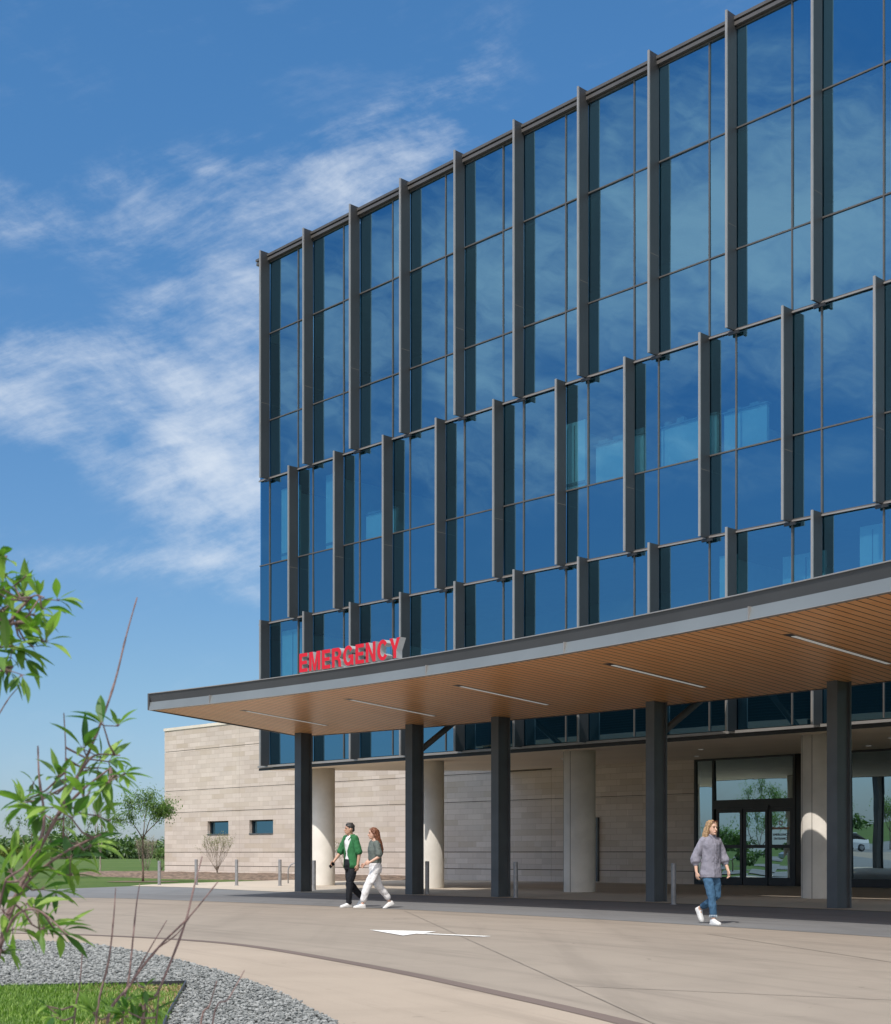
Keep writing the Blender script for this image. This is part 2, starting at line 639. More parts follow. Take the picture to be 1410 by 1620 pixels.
def make_world():
    w = bpy.data.worlds.new('World')
    scene.world = w
    w.use_nodes = True
    nt = w.node_tree
    bg = nt.nodes['Background']
    sky = nt.nodes.new('ShaderNodeTexSky')
    sky.sky_type = 'NISHITA'
    sky.sun_disc = False
    sky.sun_elevation = SUN_EL
    sky.sun_rotation = SUN_AZ % (2 * PI)
    sky.altitude = 200
    sky.air_density = 1.0
    sky.dust_density = 0.6
    sky.ozone_density = 2.2
    tc = nt.nodes.new('ShaderNodeTexCoord')
    sp = nt.nodes.new('ShaderNodeSeparateXYZ')
    nt.links.new(tc.outputs['Generated'], sp.inputs[0])
    X, Y, Z = sp.outputs
    az = mth(nt, 'ARCTAN2', X, Y)
    el = mth(nt, 'DIVIDE', Z, mth(nt, 'SQRT', mth(nt, 'ADD', mth(nt, 'MULTIPLY', X, X), mth(nt, 'MULTIPLY', Y, Y))))
    # a clear sky deepens with height
    hs = nt.nodes.new('ShaderNodeHueSaturation')
    hs.inputs['Saturation'].default_value = SKY_SAT
    hs.inputs['Value'].default_value = SKY_VAL
    nt.links.new(sky.outputs[0], hs.inputs['Color'])
    cool = nt.nodes.new('ShaderNodeMix')
    base = mixc(nt, 1.0, hs.outputs[0], SKY_TINT, 'MULTIPLY')
    nt.nodes.remove(cool)
    base = mixc(nt, ramp(nt, el, 0.13, 0.0), base, mixc(nt, 1.0, base, (0.86, 0.90, 1.12), 'MULTIPLY'))
    base = mixc(nt, ramp(nt, el, 0.62, 0.0), base, mixc(nt, 1.0, base, SKY_LOW, 'MULTIPLY'))

    def blob(a0, e0, sa, se, rot, amp):
        c, s = math.cos(rot), math.sin(rot)
        da = mth(nt, 'SUBTRACT', az, a0)
        de = mth(nt, 'SUBTRACT', el, e0)
        p = mth(nt, 'ADD', mth(nt, 'MULTIPLY', da, c / sa), mth(nt, 'MULTIPLY', de, s / sa))
        q = mth(nt, 'ADD', mth(nt, 'MULTIPLY', da, -s / se), mth(nt, 'MULTIPLY', de, c / se))
        d = mth(nt, 'ADD', mth(nt, 'MULTIPLY', p, p), mth(nt, 'MULTIPLY', q, q))
        return mth(nt, 'MULTIPLY', mth(nt, 'EXPONENT', mth(nt, 'MULTIPLY', d, -1.0)), amp)
    total = None
    for B in CLOUDS:
        x = blob(*B)
        total = x if total is None else mth(nt, 'ADD', total, x)

    cb = nt.nodes.new('ShaderNodeCombineXYZ')
    nt.links.new(az, cb.inputs[0])
    nt.links.new(el, cb.inputs[1])
    wn = nt.nodes.new('ShaderNodeTexNoise')
    wn.inputs['Scale'].default_value = 5
    wn.inputs['Detail'].default_value = 2
    nt.links.new(cb.outputs[0], wn.inputs['Vector'])
    va = nt.nodes.new('ShaderNodeVectorMath')
    va.operation = 'MULTIPLY_ADD'
    nt.links.new(wn.outputs['Color'], va.inputs[0])
    va.inputs[1].default_value = (0.06, 0.06, 0.0)
    nt.links.new(cb.outputs[0], va.inputs[2])

    def fld(rot, s1, s2, detail, rough, dist, seed):
        mp = nt.nodes.new('ShaderNodeMapping')
        mp.vector_type = 'TEXTURE'
        mp.inputs['Location'].default_value = (seed, seed * 0.7, seed)
        mp.inputs['Rotation'].default_value = (0, 0, rot)
        mp.inputs['Scale'].default_value = (1 / s1, 1 / s2, 1)
        nt.links.new(va.outputs[0], mp.inputs[0])
        return noi(nt, mp.outputs[0], 1.0, detail, rough, dist)
    n1 = fld(0.30, 9, 21, 12, 0.62, 0.1, 0.0)
    n2 = fld(0.42, 26, 120, 10, 0.66, 0.1, 3.7)
    n3 = fld(-0.3, 12, 20, 12, 0.66, 0.1, 8.1)
    tex = mth(nt, 'ADD', mth(nt, 'MULTIPLY', n1, 0.46), mth(nt, 'ADD', mth(nt, 'MULTIPLY', n3, 0.38), mth(nt, 'MULTIPLY', n2, 0.16)))
    dens = mth(nt, 'ADD', mth(nt, 'MULTIPLY', total, 0.36), mth(nt, 'MULTIPLY', mth(nt, 'SUBTRACT', tex, 0.5), 3.3))
    dens = mth(nt, 'MULTIPLY', ramp(nt, dens, -0.05, 1.15), ramp(nt, total, 0.0, 0.6))
    thin = mth(nt, 'MULTIPLY', ramp(nt, tex, 0.50, 0.75), 0.12)
    dens = mth(nt, 'MAXIMUM', mth(nt, 'MULTIPLY', dens, 0.82), thin)
    # broken white cloud added overhead, out of view, for brighter neutral ambient light
    pv = nt.nodes.new('ShaderNodeTexNoise')
    pv.inputs['Scale'].default_value = 2.6
    pv.inputs['Detail'].default_value = 7
    nt.links.new(tc.outputs['Generated'], pv.inputs['Vector'])
    high = mth(nt, 'MULTIPLY', ramp(nt, pv.outputs['Fac'], 0.36, 0.56), ramp(nt, el, 0.70, 1.1))
    dens = mth(nt, 'MAXIMUM', dens, mth(nt, 'MULTIPLY', high, 0.85))
    # unseen bank of bright cloud added behind the camera as fill light
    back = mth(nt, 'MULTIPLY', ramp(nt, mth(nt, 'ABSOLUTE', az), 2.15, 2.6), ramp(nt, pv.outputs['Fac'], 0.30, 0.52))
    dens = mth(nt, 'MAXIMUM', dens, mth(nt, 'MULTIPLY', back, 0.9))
    dens = mth(nt, 'MULTIPLY', dens, ramp(nt, el, 0.0, 0.06))
    west = ramp(nt, mth(nt, 'ABSOLUTE', az), 0.6, 1.2)
    ccol = mixc(nt, west, CLOUD_COL, (6.3, 6.4, 6.7))
    ccol = mixc(nt, mth(nt, 'MAXIMUM', ramp(nt, mth(nt, 'ABSOLUTE', az), 2.0, 2.5), ramp(nt, el, 0.7, 1.1)), ccol, (11.0, 11.0, 11.0))  # the added rear and overhead cloud is brightest, to lift the shade
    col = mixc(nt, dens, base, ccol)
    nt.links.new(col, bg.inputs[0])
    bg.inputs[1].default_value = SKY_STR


SKY_STR, SKY_SAT, SKY_VAL = 0.15, 1.12, 0.96
SKY_TINT = (0.54, 0.835, 0.94)
SKY_LOW = (0.90, 0.66, 0.66)
CLOUD_COL = (4.4, 4.8, 5.3)
CLOUDS = [  # azimuth, tan(elevation), half widths, tilt, amount
    (-0.225, 0.320, 0.10, 0.035, 0.10, 1.0), (-0.160, 0.310, 0.05, 0.085, 0.3, 1.05), (-0.29, 0.335, 0.06, 0.016, 0.05, 0.8),
    (-0.150, 0.250, 0.06, 0.055, -0.4, 0.95), (-0.25, 0.275, 0.10, 0.02, -0.45, 0.75), (-0.170, 0.203, 0.12, 0.012, 0.06, 0.9),
    (-0.130, 0.390, 0.05, 0.03, 0.7, 0.8), (-0.110, 0.460, 0.10, 0.03, 0.35, 0.75), (-0.020, 0.505, 0.10, 0.03, 0.6, 0.42), (-0.060, 0.467, 0.07, 0.035, 0.3, 0.6),
    (-0.29, 0.425, 0.07, 0.028, -0.1, 0.5), (-0.20, 0.470, 0.09, 0.02, 0.3, 0.42), (-0.135, 0.175, 0.04, 0.008, 0, 0.4),
    (0.01, 0.56, 0.12, 0.03, 0.9, 0.2),
    # westward sky, seen in the glass
    (-1.42, 0.375, 0.06, 0.08, 0.0, 1.3), (-1.53, 0.37, 0.07, 0.10, 0.0, 1.6), (-1.66, 0.42, 0.10, 0.09, 0.0, 2.1),
    (-1.78, 0.43, 0.09, 0.085, 0.0, 2.0), (-1.60, 0.27, 0.2, 0.025, 0.1, 0.45), (-1.9, 0.30, 0.1, 0.06, 0, 0.7),
    (-2.3, 0.4, 0.3, 0.12, 0, 0.6), (-0.75, 0.38, 0.2, 0.06, 0.2, 0.6)]
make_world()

scene.view_settings.view_transform = 'Standard'
scene.view_settings.look = 'None'
scene.view_settings.exposure = 0.22
scene.view_settings.gamma = 1.0
scene.cycles.use_denoising = True
scene.cycles.max_bounces = 8
scene.cycles.transparent_max_bounces = 12
scene.cycles.sample_clamp_indirect = 6

# ------------------------------------------------------------------ the setting: ground
PX, PY = -6.59, 51.0
TH = math.atan2(-0.726, 0.687)
TX, TY = math.cos(TH), math.sin(TH)


def bw(t, y, z=0.0):
    """hospital plan coordinates (t along the facade, y into the building) -> world"""
    return Vector((PX + TX * t - TY * y, PY + TY * t + TX * y, z))


WY = 12.5     # recessed ground-floor wall behind the facade line

g = MB()
S = 1500
for ix in range(-6, 6):
    for iy in range(-6, 6):
        x0, x1, y0, y1 = ix * 250, ix * 250 + 250, iy * 250, iy * 250 + 250
        g.face([(x0, y0, -0.05), (x1, y0, -0.05), (x1, y1, -0.05), (x0, y1, -0.05)])
struct(g.build('terrain', M['grass']))

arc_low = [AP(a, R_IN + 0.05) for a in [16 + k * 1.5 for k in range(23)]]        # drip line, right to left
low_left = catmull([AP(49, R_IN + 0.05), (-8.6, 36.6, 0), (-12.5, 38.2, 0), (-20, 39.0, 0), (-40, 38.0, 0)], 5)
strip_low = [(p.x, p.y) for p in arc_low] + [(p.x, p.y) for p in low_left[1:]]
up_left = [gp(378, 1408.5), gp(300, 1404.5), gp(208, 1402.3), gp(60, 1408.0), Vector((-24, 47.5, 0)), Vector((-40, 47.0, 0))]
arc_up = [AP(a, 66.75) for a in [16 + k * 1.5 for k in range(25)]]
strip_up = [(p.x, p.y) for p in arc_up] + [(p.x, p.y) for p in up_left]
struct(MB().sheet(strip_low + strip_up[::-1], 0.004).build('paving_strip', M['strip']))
# tan drive: everything on the camera's side of the strip
drive = [(40, -25), (40, 12)] + [(p[0], p[1] + 0.6) for p in strip_low] + [(-40, -25)]
struct(MB().sheet(drive, 0.0).build('driveway', M['drive']))
# walkway under and beyond the canopy
walk_up = [gp(206, 1402.0), gp(240, 1399.6), gp(330, 1396.4), gp(407, 1394.2), gp(480, 1391.8)]
wk = [(p.x, p.y) for p in walk_up] + [tuple(bw(-6.2, 7.2)[:2]), tuple(bw(-4.5, WY)[:2]), tuple(bw(36, WY)[:2]), tuple(bw(36, -20)[:2])]
wk += [(p.x, p.y) for p in arc_up[4:]] + [(p.x, p.y) for p in up_left[:2]]
struct(MB().sheet(wk, 0.010).build('walkway', M['walk']))
# apron inside the dark band
band_pts = catmull([(-14, 20.6, 0), (-9, 20.75, 0), (-6.4, 20.55, 0), (-5.1, 20.1, 0), (-3.42, 18.9, 0), (-2.22, 17.35, 0), (-0.62, 14.2, 0), (0.42, 11.75, 0), (1.22, 9.66, 0), (1.9, 7.4, 0), (2.4, 4.5, 0), (2.7, 0, 0), (2.7, -10, 0)], 8)
struct(MB().sheet([(p.x, p.y) for p in band_pts] + [(-14, -10)], 0.004).build('apron', M['apron']))
struct(MB().ribbon(band_pts, 0.17, 0.008).build('paver_band', M['band']))
# joints sawn in the concrete
J = MB()
for a, b in (((640, 1441), (1034, 1619)), ((1034, 1619), (1200, 1700)), ((1120, 1478), (1420, 1524)), ((420, 1452), (700, 1462)), ((900, 1560), (1420, 1583))):
    pa, pb = gp(*a), gp(*b)
    J.ribbon([pa.lerp(pb, k / 6) for k in range(7)], 0.02, 0.0045)
struct(J.build('pavement_joint', M['joint']))
J = MB()
for a in (50.2, 47.1, 44.0, 40.9, 37.8, 34.7, 31.6):
    J.ribbon([AP(a, 66.9), AP(a + 0.8, 69.5), AP(a + 1.5, 71.0)], 0.02, 0.0145)
for t in range(-2, 34, 4):
    J.ribbon([bw(t, 1.0), bw(t, WY - 0.3)], 0.02, 0.0145)
J.ribbon([bw(-3, 4.2), bw(34, 4.2)], 0.02, 0.0148)
struct(J.build('walkway_joint', M['joint']))
# painted arrow
A0, B0, C0 = gp(585, 1472), gp(638, 1481), gp(690, 1474.6)
tail = gp(772, 1482.4)
ax = (tail - A0).normalized()
nn = Vector((-ax.y, ax.x, 0))
W_ = 0.075
m1 = B0.lerp(C0, 0.5)
arrow = [A0, B0, m1 - nn * W_ * (1 if (B0 - m1).dot(nn) < 0 else -1), tail - nn * W_ * (1 if (B0 - m1).dot(nn) < 0 else -1),
         tail + nn * W_ * (1 if (B0 - m1).dot(nn) < 0 else -1), m1 + nn * W_ * (1 if (B0 - m1).dot(nn) < 0 else -1), C0]
ar = MB().sheet([(p.x, p.y) for p in arrow], 0.0085).build('road_arrow', M['paint'])
struct(ar)

# gravel bed and lawn near the camera
grav_edge = catmull([(-12, 18.9, 0), (-8, 18.85, 0), (-6, 18.5, 0), (-4.75, 18.0, 0), (-4.1, 17.35, 0), (-2.83, 15.1, 0), (-2.12, 13.55, 0), (-1.52, 12.1, 0), (-0.78, 9.75, 0), (-0.3, 7.5, 0), (0.0, 5.0, 0), (0.2, 0, 0)], 6)
grav_poly = [(p.x, p.y) for p in grav_edge] + [(-12, 0)]
struct(MB().sheet(grav_poly, 0.008).build('gravel_base', M['gravel_bed']))
lawn_poly = [(-2.22, 12.26), (-3.67, 11.82), (-6.5, 11.2), (-10, 10.6), (-10, 1.0), (-1.0, 1.0), (-1.55, 7.5), (-1.88, 9.66)]
struct(MB().sheet(lawn_poly, 0.014).build('lawn', M['soil']))
e = MB()
ring = lawn_poly[:4]
for k in range(3):
    a, b = Vector((*ring[k], 0)), Vector((*ring[k + 1], 0))
    d = (b - a).normalized()
    nrm = Vector((-d.y, d.x, 0)) * 0.006
    e.prism([a - nrm, b - nrm, b + nrm, a + nrm], 0.0, 0.062)
ring = [lawn_poly[0], lawn_poly[7], lawn_poly[6], lawn_poly[5]]
for k in range(3):
    a, b = Vector((*ring[k], 0)), Vector((*ring[k + 1], 0))
    d = (b - a).normalized()
    nrm = Vector((-d.y, d.x, 0)) * 0.006
    e.prism([a - nrm, b - nrm, b + nrm, a + nrm], 0.0, 0.062)
tag(e.build('steel_edging', M['frame_dark']), 'thin dark steel edging between the corner of the lawn and the grey gravel', 'edging')


def fast_mesh(name, verts, faces, mats, kind='stuff'):
    me = bpy.data.meshes.new(name)
    me.from_pydata(verts, [], faces)
    for m in mats:
        me.materials.append(m)
    o = bpy.data.objects.new(name, me)
    COL.objects.link(o)
    if kind:
        o['kind'] = kind
    return o


def gravel():
    t = (1 + 5 ** 0.5) / 2
    iv = [Vector(p).normalized() for p in ((-1, t, 0), (1, t, 0), (-1, -t, 0), (1, -t, 0), (0, -1, t), (0, 1, t), (0, -1, -t), (0, 1, -t), (t, 0, -1), (t, 0, 1), (-t, 0, -1), (-t, 0, 1))]
    fc = ((0, 11, 5), (0, 5, 1), (0, 1, 7), (0, 7, 10), (0, 10, 11), (1, 5, 9), (5, 11, 4), (11, 10, 2), (10, 7, 6), (7, 1, 8), (3, 9, 4), (3, 4, 2), (3, 2, 6), (3, 6, 8), (3, 8, 9), (4, 9, 5), (2, 4, 11), (6, 2, 10), (8, 6, 7), (9, 8, 1))
    V, Fc = [], []
    n = 0
    while n < 62000:
        x, y = R.uniform(-8.0, 0.1), R.uniform(7.0, 18.8)
        if x < -0.36 * y - 1.2 or not inside((x, y), grav_poly) or inside((x, y), lawn_poly):
            continue
        n += 1
        s = R.uniform(0.007, 0.018) * (1.25 if y > 13 else 1)
        z = 0.012 + s * 0.35 + (R.random() < 0.35) * R.uniform(0.005, 0.022)
        rot = Matrix.Rotation(R.uniform(0, 6.28), 3, 'Z') @ Matrix.Rotation(R.uniform(-0.6, 0.6), 3, 'X')
        sc = (R.uniform(0.8, 1.5), R.uniform(0.7, 1.1), R.uniform(0.5, 0.8))
        i = len(V)
        for q in iv:
            k = R.uniform(0.75, 1.2) * s
            p = rot @ Vector((q.x * sc[0] * k, q.y * sc[1] * k, q.z * sc[2] * k))
            V.append((x + p.x, y + p.y, z + p.z))
        Fc += [tuple(i + k for k in f) for f in fc]
    fast_mesh('gravel', V, Fc, [M['gravel']])


gravel()


def blades(name, poly, n, h0, h1, mat, xr, yr, keep=None, w=0.004, z=0.012):
    V, Fc = [], []
    c = 0
    while c < n:
        x, y = R.uniform(*xr), R.uniform(*yr)
        if not inside((x, y), poly) or (keep and not keep(x, y)):
            continue
        c += 1
        a = R.uniform(0, 6.28)
        h = R.uniform(h0, h1) * (0.7 + 0.6 * noise.noise((x * 1.5, y * 1.5, 0)) + 0.2)
        lean = R.uniform(0.1, 0.8) * h
        dx, dy = math.cos(a), math.sin(a)
        px, py = -dy * w, dx * w
        i = len(V)
        V += [(x - px, y - py, z), (x + px, y + py, z), (x + dx * lean * 0.4 + px * 0.8, y + dy * lean * 0.4 + py * 0.8, z + h * 0.6),
              (x + dx * lean * 0.4 - px * 0.8, y + dy * lean * 0.4 - py * 0.8, z + h * 0.6), (x + dx * lean, y + dy * lean, z + h)]
        Fc += [(i, i + 1, i + 2, i + 3), (i + 3, i + 2, i + 4)]
    return fast_mesh(name, V, Fc, [mat])


def straw_here(x, y):
    d = math.hypot(x + 2.05, y - 11.9)
    d2 = abs((x + 2.05) * 0.99 - (y - 11) * 0.13)
    return max(0, 1.0 - d * 0.9) > R.random() or (d2 < 0.14 and R.random() < 0.6)


blades('grass', lawn_poly, 52000, 0.035, 0.07, M['grass_blade'], (-6.0, -1.2), (7.0, 12.26), lambda x, y: x > -0.36 * y - 0.9 and not straw_here(x, y), 0.0045)
blades('dry_grass', lawn_poly, 11000, 0.02, 0.05, M['straw'], (-4.4, -1.2), (8.0, 12.26), lambda x, y: straw_here(x, y) or (noise.noise((x * 2.2, y * 2.2, 5)) > 0.38 and R.random() < 0.5), 0.004)

# mulch bed along the stone wall: a low mound
mb = MB()
NT, NY = 80, 16
grid = []
for i in range(NT + 1):
    t = -31 + 27.5 * i / NT
    row = []
    for j in range(NY + 1):
        q = j / NY
        y0 = 6.6 + 0.5 * math.sin(t * 0.5) + max(0, (-22 - t)) * 0.25
        y = y0 + (WY - y0) * q if t > -26.3 else y0 + (WY + 3 - y0) * q
        hgt = 0.0 if (q == 0 or i in (0, NT)) else 0.20 * min(1, q * 4) * min(1, min(i, NT - i) / 4)
        hgt += 0.05 * noise.noise((t * 1.3, y * 1.3, 2)) * (hgt > 0)
        p = bw(t, y, -0.055 + hgt)
        row.append(p)
    grid.append(row)
for i in range(NT):
    for j in range(NY):
        mb.face([grid[i][j], grid[i + 1][j], grid[i + 1][j + 1], grid[i][j + 1]])
struct(mb.build('mulch_bed', M['mulch'], smooth=True))
# mulch ring and pale path in the lawn, west of the drive
ring = [(gp(226, 1393.5) + Vector((1.5 * math.cos(t * PI / 8), 1.2 * math.sin(t * PI / 8), 0))) for t in range(16)]
struct(MB().sheet([(p.x, p.y) for p in ring], -0.03).build('tree_mulch', M['mulch']))
path = catmull([(-24, 62, 0), (-30, 57, 0), (-38, 53, 0), (-48, 54, 0), (-60, 50, 0), (-80, 46, 0)], 6)
struct(MB().ribbon(path, 2.2, -0.035).build('footpath', M['apron']))

struct(MB().sheet([(-90, 38), (-40, 38), (-40, 20), (-90, 20)], -0.01).build('parking_court', M['strip']))

# ------------------------------------------------------------------ hospital building
H = empty('hospital_building', 'four storey hospital building in dark blue glass with charcoal vertical fins over a recessed entrance', 'building', (PX, PY, 0), TH)
PITCH, T0, OFS = 2.465, 0.58, 1.64
NB = 12
Zb, Z2, Z2m, Z3, Z3a, Z3b, ZT = 4.28, 9.30, 11.36, 14.40, 16.42, 19.48, 22.0
Z1m = 6.25


def window(t0, t1, z0, z1, tm, gm):
    o = MB()
    f = MB()
    fw = 0.018
    spans = [(t0, tm), (tm, t1)] if tm else [(t0, t1)]
    for a, b in spans:
        tx_, tz_ = R.uniform(-0.007, 0.007), R.uniform(-0.010, 0.010)
        dx = [-tx_, tx_, tx_ + tz_, tz_ - tx_]
        o.face([(a, dx[0], z0), (b, dx[1], z0), (b, dx[2], z1), (a, dx[3], z1)])
    f.box(t0, t1, -0.035, 0.03, z1 - fw, z1 + fw)
    if tm:
        f.box(tm - fw, tm + fw, -0.032, 0.03, z0 + fw, z1 - fw)
    ob = o.build('window', gm, H)
    f.build('frame', M['mullion'], ob)
    return ob


rows = [(Z3, Z3a, 3, 's'), (Z3a, Z3b, 3, 'v'), (Z3b, ZT, 3, 's'), (Z2, Z2m, 2, 's'), (Z2m, Z3, 2, 'v'), (Zb, Z1m, 1, 's'), (Z1m, Z2, 1, 'v')]
for z0, z1, tier, kd in rows:
    gm = M['glass_vision'] if kd == 'v' else M['glass_spandrel']
    if tier == 2:
        window(0.0, T0 + OFS, z0, z1, T0, gm)
        for k in range(NB):
            a = T0 + OFS + k * PITCH
            window(a, a + PITCH, z0, z1, T0 + (k + 1) * PITCH, gm)
    else:
        window(0.0, T0, z0, z1, None, gm)
        for k in range(NB):
            a = T0 + k * PITCH
            window(a, a + PITCH, z0, z1, a + OFS, gm)
TEND = T0 + NB * PITCH
TFAR = TEND + 6


def fin(t, z0, z1):
    o = MB()
    o.box(t - 0.026, t + 0.026, -0.415, -0.032, z0, z1, 0)
    o.box(t - 0.028, t + 0.028, -0.455, -0.415, z0 - 0.004, z1 + 0.004, 1)
    o.box(t + 0.0262, t + 0.0275, -0.40, -0.05, z0 + (z1 - z0) * 0.33, z0 + (z1 - z0) * 0.33 + 0.012, 2)
    return o.build('fin', [M['fin'], M['trim'], M['joint_dark']], H)


for k in range(NB):
    fin(T0 + k * PITCH, Z3 - 0.06, ZT + 0.30)
    fin(T0 + OFS + k * PITCH, Z2 - 0.06, Z3 + 0.03)
    fin(T0 + k * PITCH, Zb - 0.06, Z2 + 0.03)
for z in (Z3, Z2):
    o = MB()
    o.box(0, TFAR, -0.075, -0.035, z - 0.058, z - 0.020)
    o.build('transom_band', M['band_metal'], H)
    for k in range(NB):   # little brackets under each fin foot
        t = T0 + k * PITCH + (0 if z == Z3 else OFS)
        MB().box(t - 0.16, t + 0.16, -0.14, -0.086, z - 0.15, z - 0.07).build('bracket', M['frame_dark'], H)
MB().box(0, TFAR, -0.12, 0.02, Zb - 0.10, Zb - 0.03).build('sill_band', M['trim'], H)
o = MB()
o.box(-0.06, TFAR, -0.13, 0.25, ZT + 0.03, ZT + 0.12)
o.box(-0.03, TFAR, -0.10, 0.22, ZT + 0.12, ZT + 0.17, 1)
o.box(-0.08, TFAR, -0.15, 0.27, ZT + 0.17, ZT + 0.25)
o.box(-0.08, 0.20, 0.27, 26, ZT + 0.03, ZT + 0.25)
o.build('coping', [M['mullion'], M['frame_dark']], H)
o = MB()
o.box(TEND, TFAR, 0, 0.05, Zb, ZT)
o.build('window_wall', M['glass_spandrel'], H)
o = MB()
for z0, z1 in ((Zb, Z1m), (Z1m, Z2), (Z2, Z2m), (Z2m, Z3), (Z3, Z3a), (Z3a, Z3b), (Z3b, ZT)):
    zz = (lambda p: Vector((p.x, p.y, p.z + (0.48 * p.y / WY - 0.09 if p.z < 4.5 else 0))))
    o.box(0.0, 0.04, 0.02, 26, z0 + 0.02, z1 - 0.02, 0, zz)
    o.box(-0.03, 0.035, 0.02, 26, z1 - 0.02, z1 + 0.02, 1)
for k in range(1, 17):
    o.box(-0.03, -0.001, k * 1.6 - 0.02, k * 1.6 + 0.02, Zb + 0.9, ZT, 1)
o.build('side_wall', [M['glass_spandrel'], M['mullion']], H)
MB().box(0.05, TFAR, 25.9, 26, 0, ZT).build('rear_wall', M['interior_dark'], H)
MB().box(0.06, TFAR, 0.3, 25.8, ZT - 0.4, ZT).build('roof', M['roof'], H)
for z in (Z1m, Z2m, Z3a):
    o = MB()
    o.box(0.06, TFAR, 0.12, 25.8, z - 0.55, z - 0.05, 0)
    o.box(0.06, TFAR, 0.15, 25.8, z - 0.047, z - 0.02, 1)
    o.build('floor_slab', [M['interior_grey'], M['carpet']], H)
for z0, z1 in ((Z1m, Z2), (Z2m, Z3), (Z3a, Z3b)):
    MB().box(0.06, TFAR, 0.15, 25.8, z1 - 0.07, z1 - 0.03).build('ceiling', M['interior_grey'], H)
    o = MB()
    o.box(0.06, TFAR, 5.2, 5.3, z0, z1 - 0.08)
    o.build('corridor_wall', M['interior_grey'], H)
# rooms and low screens standing close behind the glass
for t0, t1, y0, z0, z1 in ((0.95, 1.95, 0.22, Z2m, 13.95), (3.35, 4.2, 0.3, Z2m, 14.0), (5.4, 6.9, 0.35, Z2m, 12.3), (14.0, 14.9, 0.4, Z2m, 13.4), (15.3, 17.0, 0.40, Z2m, 12.55),
                           (17.6, 19.4, 0.40, Z2m, 12.55), (19.6, 20.9, 0.45, Z2m, 12.5), (24.6, 26.5, 0.4, Z2m, 14.0),
                           (1.0, 2.1, 0.22, Z1m, 8.95), (3.7, 4.6, 0.4, Z1m, 7.8), (6.2, 6.9, 0.4, Z1m, 8.0), (19.6, 20.1, 0.25, Z1m, 8.8), (21.2, 22.4, 0.7, Z1m, 8.6), (23.6, 24.2, 0.3, Z1m, 8.9), (24.4, 26.2, 0.7, Z1m, 8.6)):
    o = MB()
    o.box(t0, t1, y0, y0 + 0.1, z0, z1)
    o.box(t0, t0 + 0.1, y0 + 0.1, 5.2, z0, z1)
    ip = o.build('interior_partition', M['interior'], H)
    o = MB()
    if z1 - z0 < 1.6:      # low counter: cap rail, screens and boxes standing on it
        o.box(t0 - 0.03, t1 + 0.03, y0 - 0.04, y0 + 0.16, z1 + 0.002, z1 + 0.04)
        x = t0 + 0.1
        while x < t1 - 0.3:
            w_, h_ = R.uniform(0.15, 0.4), R.uniform(0.04, 0.13)
            o.box(x, x + w_, y0 + 0.0, y0 + 0.12, z1 + 0.042, z1 + 0.04 + h_)
            x += w_ + R.uniform(0.15, 0.5)
        o.build('counter_top', M['interior_grey'], ip)
    else:
        o.box(t0, t1, y0 - 0.02, y0 - 0.002, z0 + 0.25, z0 + 0.33)
        o.box(t0 + (t1 - t0) * 0.55, t0 + (t1 - t0) * 0.58, y0 - 0.02, y0 - 0.002, z0 + 0.35, z1 - 0.1)
        o.build('rail', M['interior_grey'], ip)
# soffit of the overhang
o = MB()
zi = 4.64


def slope(p):
    return Vector((p.x, p.y, p.z + (zi - 4.16) * max(0, p.y) / WY))


o.box(0.0, TFAR, -0.02, 26, 4.10, 4.17, 0, slope)
o.build('soffit', M['soffit_paint'], H)
MB().box(-0.02, TFAR, -0.05, -0.021, 4.08, Zb - 0.11).build('soffit_edge', M['frame_dark'], H)
for t, y in ((21.5, 5.5), (15.5, 5.0), (9.5, 5.5), (27.5, 5.0), (12.0, 9.5), (18.5, 9.5)):
    z = 4.10 + (zi - 4.16) * y / WY
    o = MB()
    c = [(t + 0.11 * math.cos(k * PI / 8), y + 0.11 * math.sin(k * PI / 8)) for k in range(16)]
    o.prism(c, z - 0.012, z - 0.002)
    c = [(t + 0.08 * math.cos(k * PI / 8), y + 0.08 * math.sin(k * PI / 8)) for k in range(16)]
    o.prism(c, z - 0.016, z - 0.0122, 1)
    o.build('downlight', [M['trim'], M['lens']], H)
CONC = simple('column_concrete', (0.68, 0.645, 0.59), 0.75, 0, 0.09, 1.2, 0.25, 35)


def wcol(u, y, dia):
    k = (u - CX) / F
    # plan point on the sight line u at y metres behind the facade
    t = (k * (PY + TX * y) - (PX - TY * y)) / (TX - k * TY)
    o = MB()
    n = 40
    zt = 4.10 + (zi - 4.16) * max(0, y) / WY - 0.01
    prof = [(0.0, 1.0), (0.02, 1.0), (zt, 1.0)]
    rings = [[(t + dia / 2 * s * math.cos(2 * PI * j / n), y + dia / 2 * s * math.sin(2 * PI * j / n), z) for j in range(n)] for z, s in prof]
    o.loft(rings)
    ob = o.build('concrete_column', CONC, H, smooth=False)
    ob.data.polygons.foreach_set('use_smooth', [len(p.vertices) == 4 for p in ob.data.polygons])
    a = math.atan2(-TX * 0.3 - 0.9, -0.35)
    s = MB()     # formwork seams
    for ang in (-2.2, -1.45):
        s.box(t + dia / 2 * math.cos(ang) - 0.008, t + dia / 2 * math.cos(ang) + 0.008, y + dia / 2 * math.sin(ang) - 0.003, y + dia / 2 * math.sin(ang) + 0.01, 0.0, zt - 0.02)
    s.build('seam', M['joint_dark'], ob)
    return t, y


for u in (509, 680, 917, 1298, 1560):
    wcol(u, 1.65, 0.95)

# entrance storefront in the recessed wall
SD0, SD1, SD2 = 9.76, 10.55, 13.94
FL = 0.02


def frame_bar(o, t0, t1, z0, z1, y0=WY - 0.09, y1=WY + 0.06, mi=0):
    o.box(t0, t1, y0, y1, z0, z1, mi)


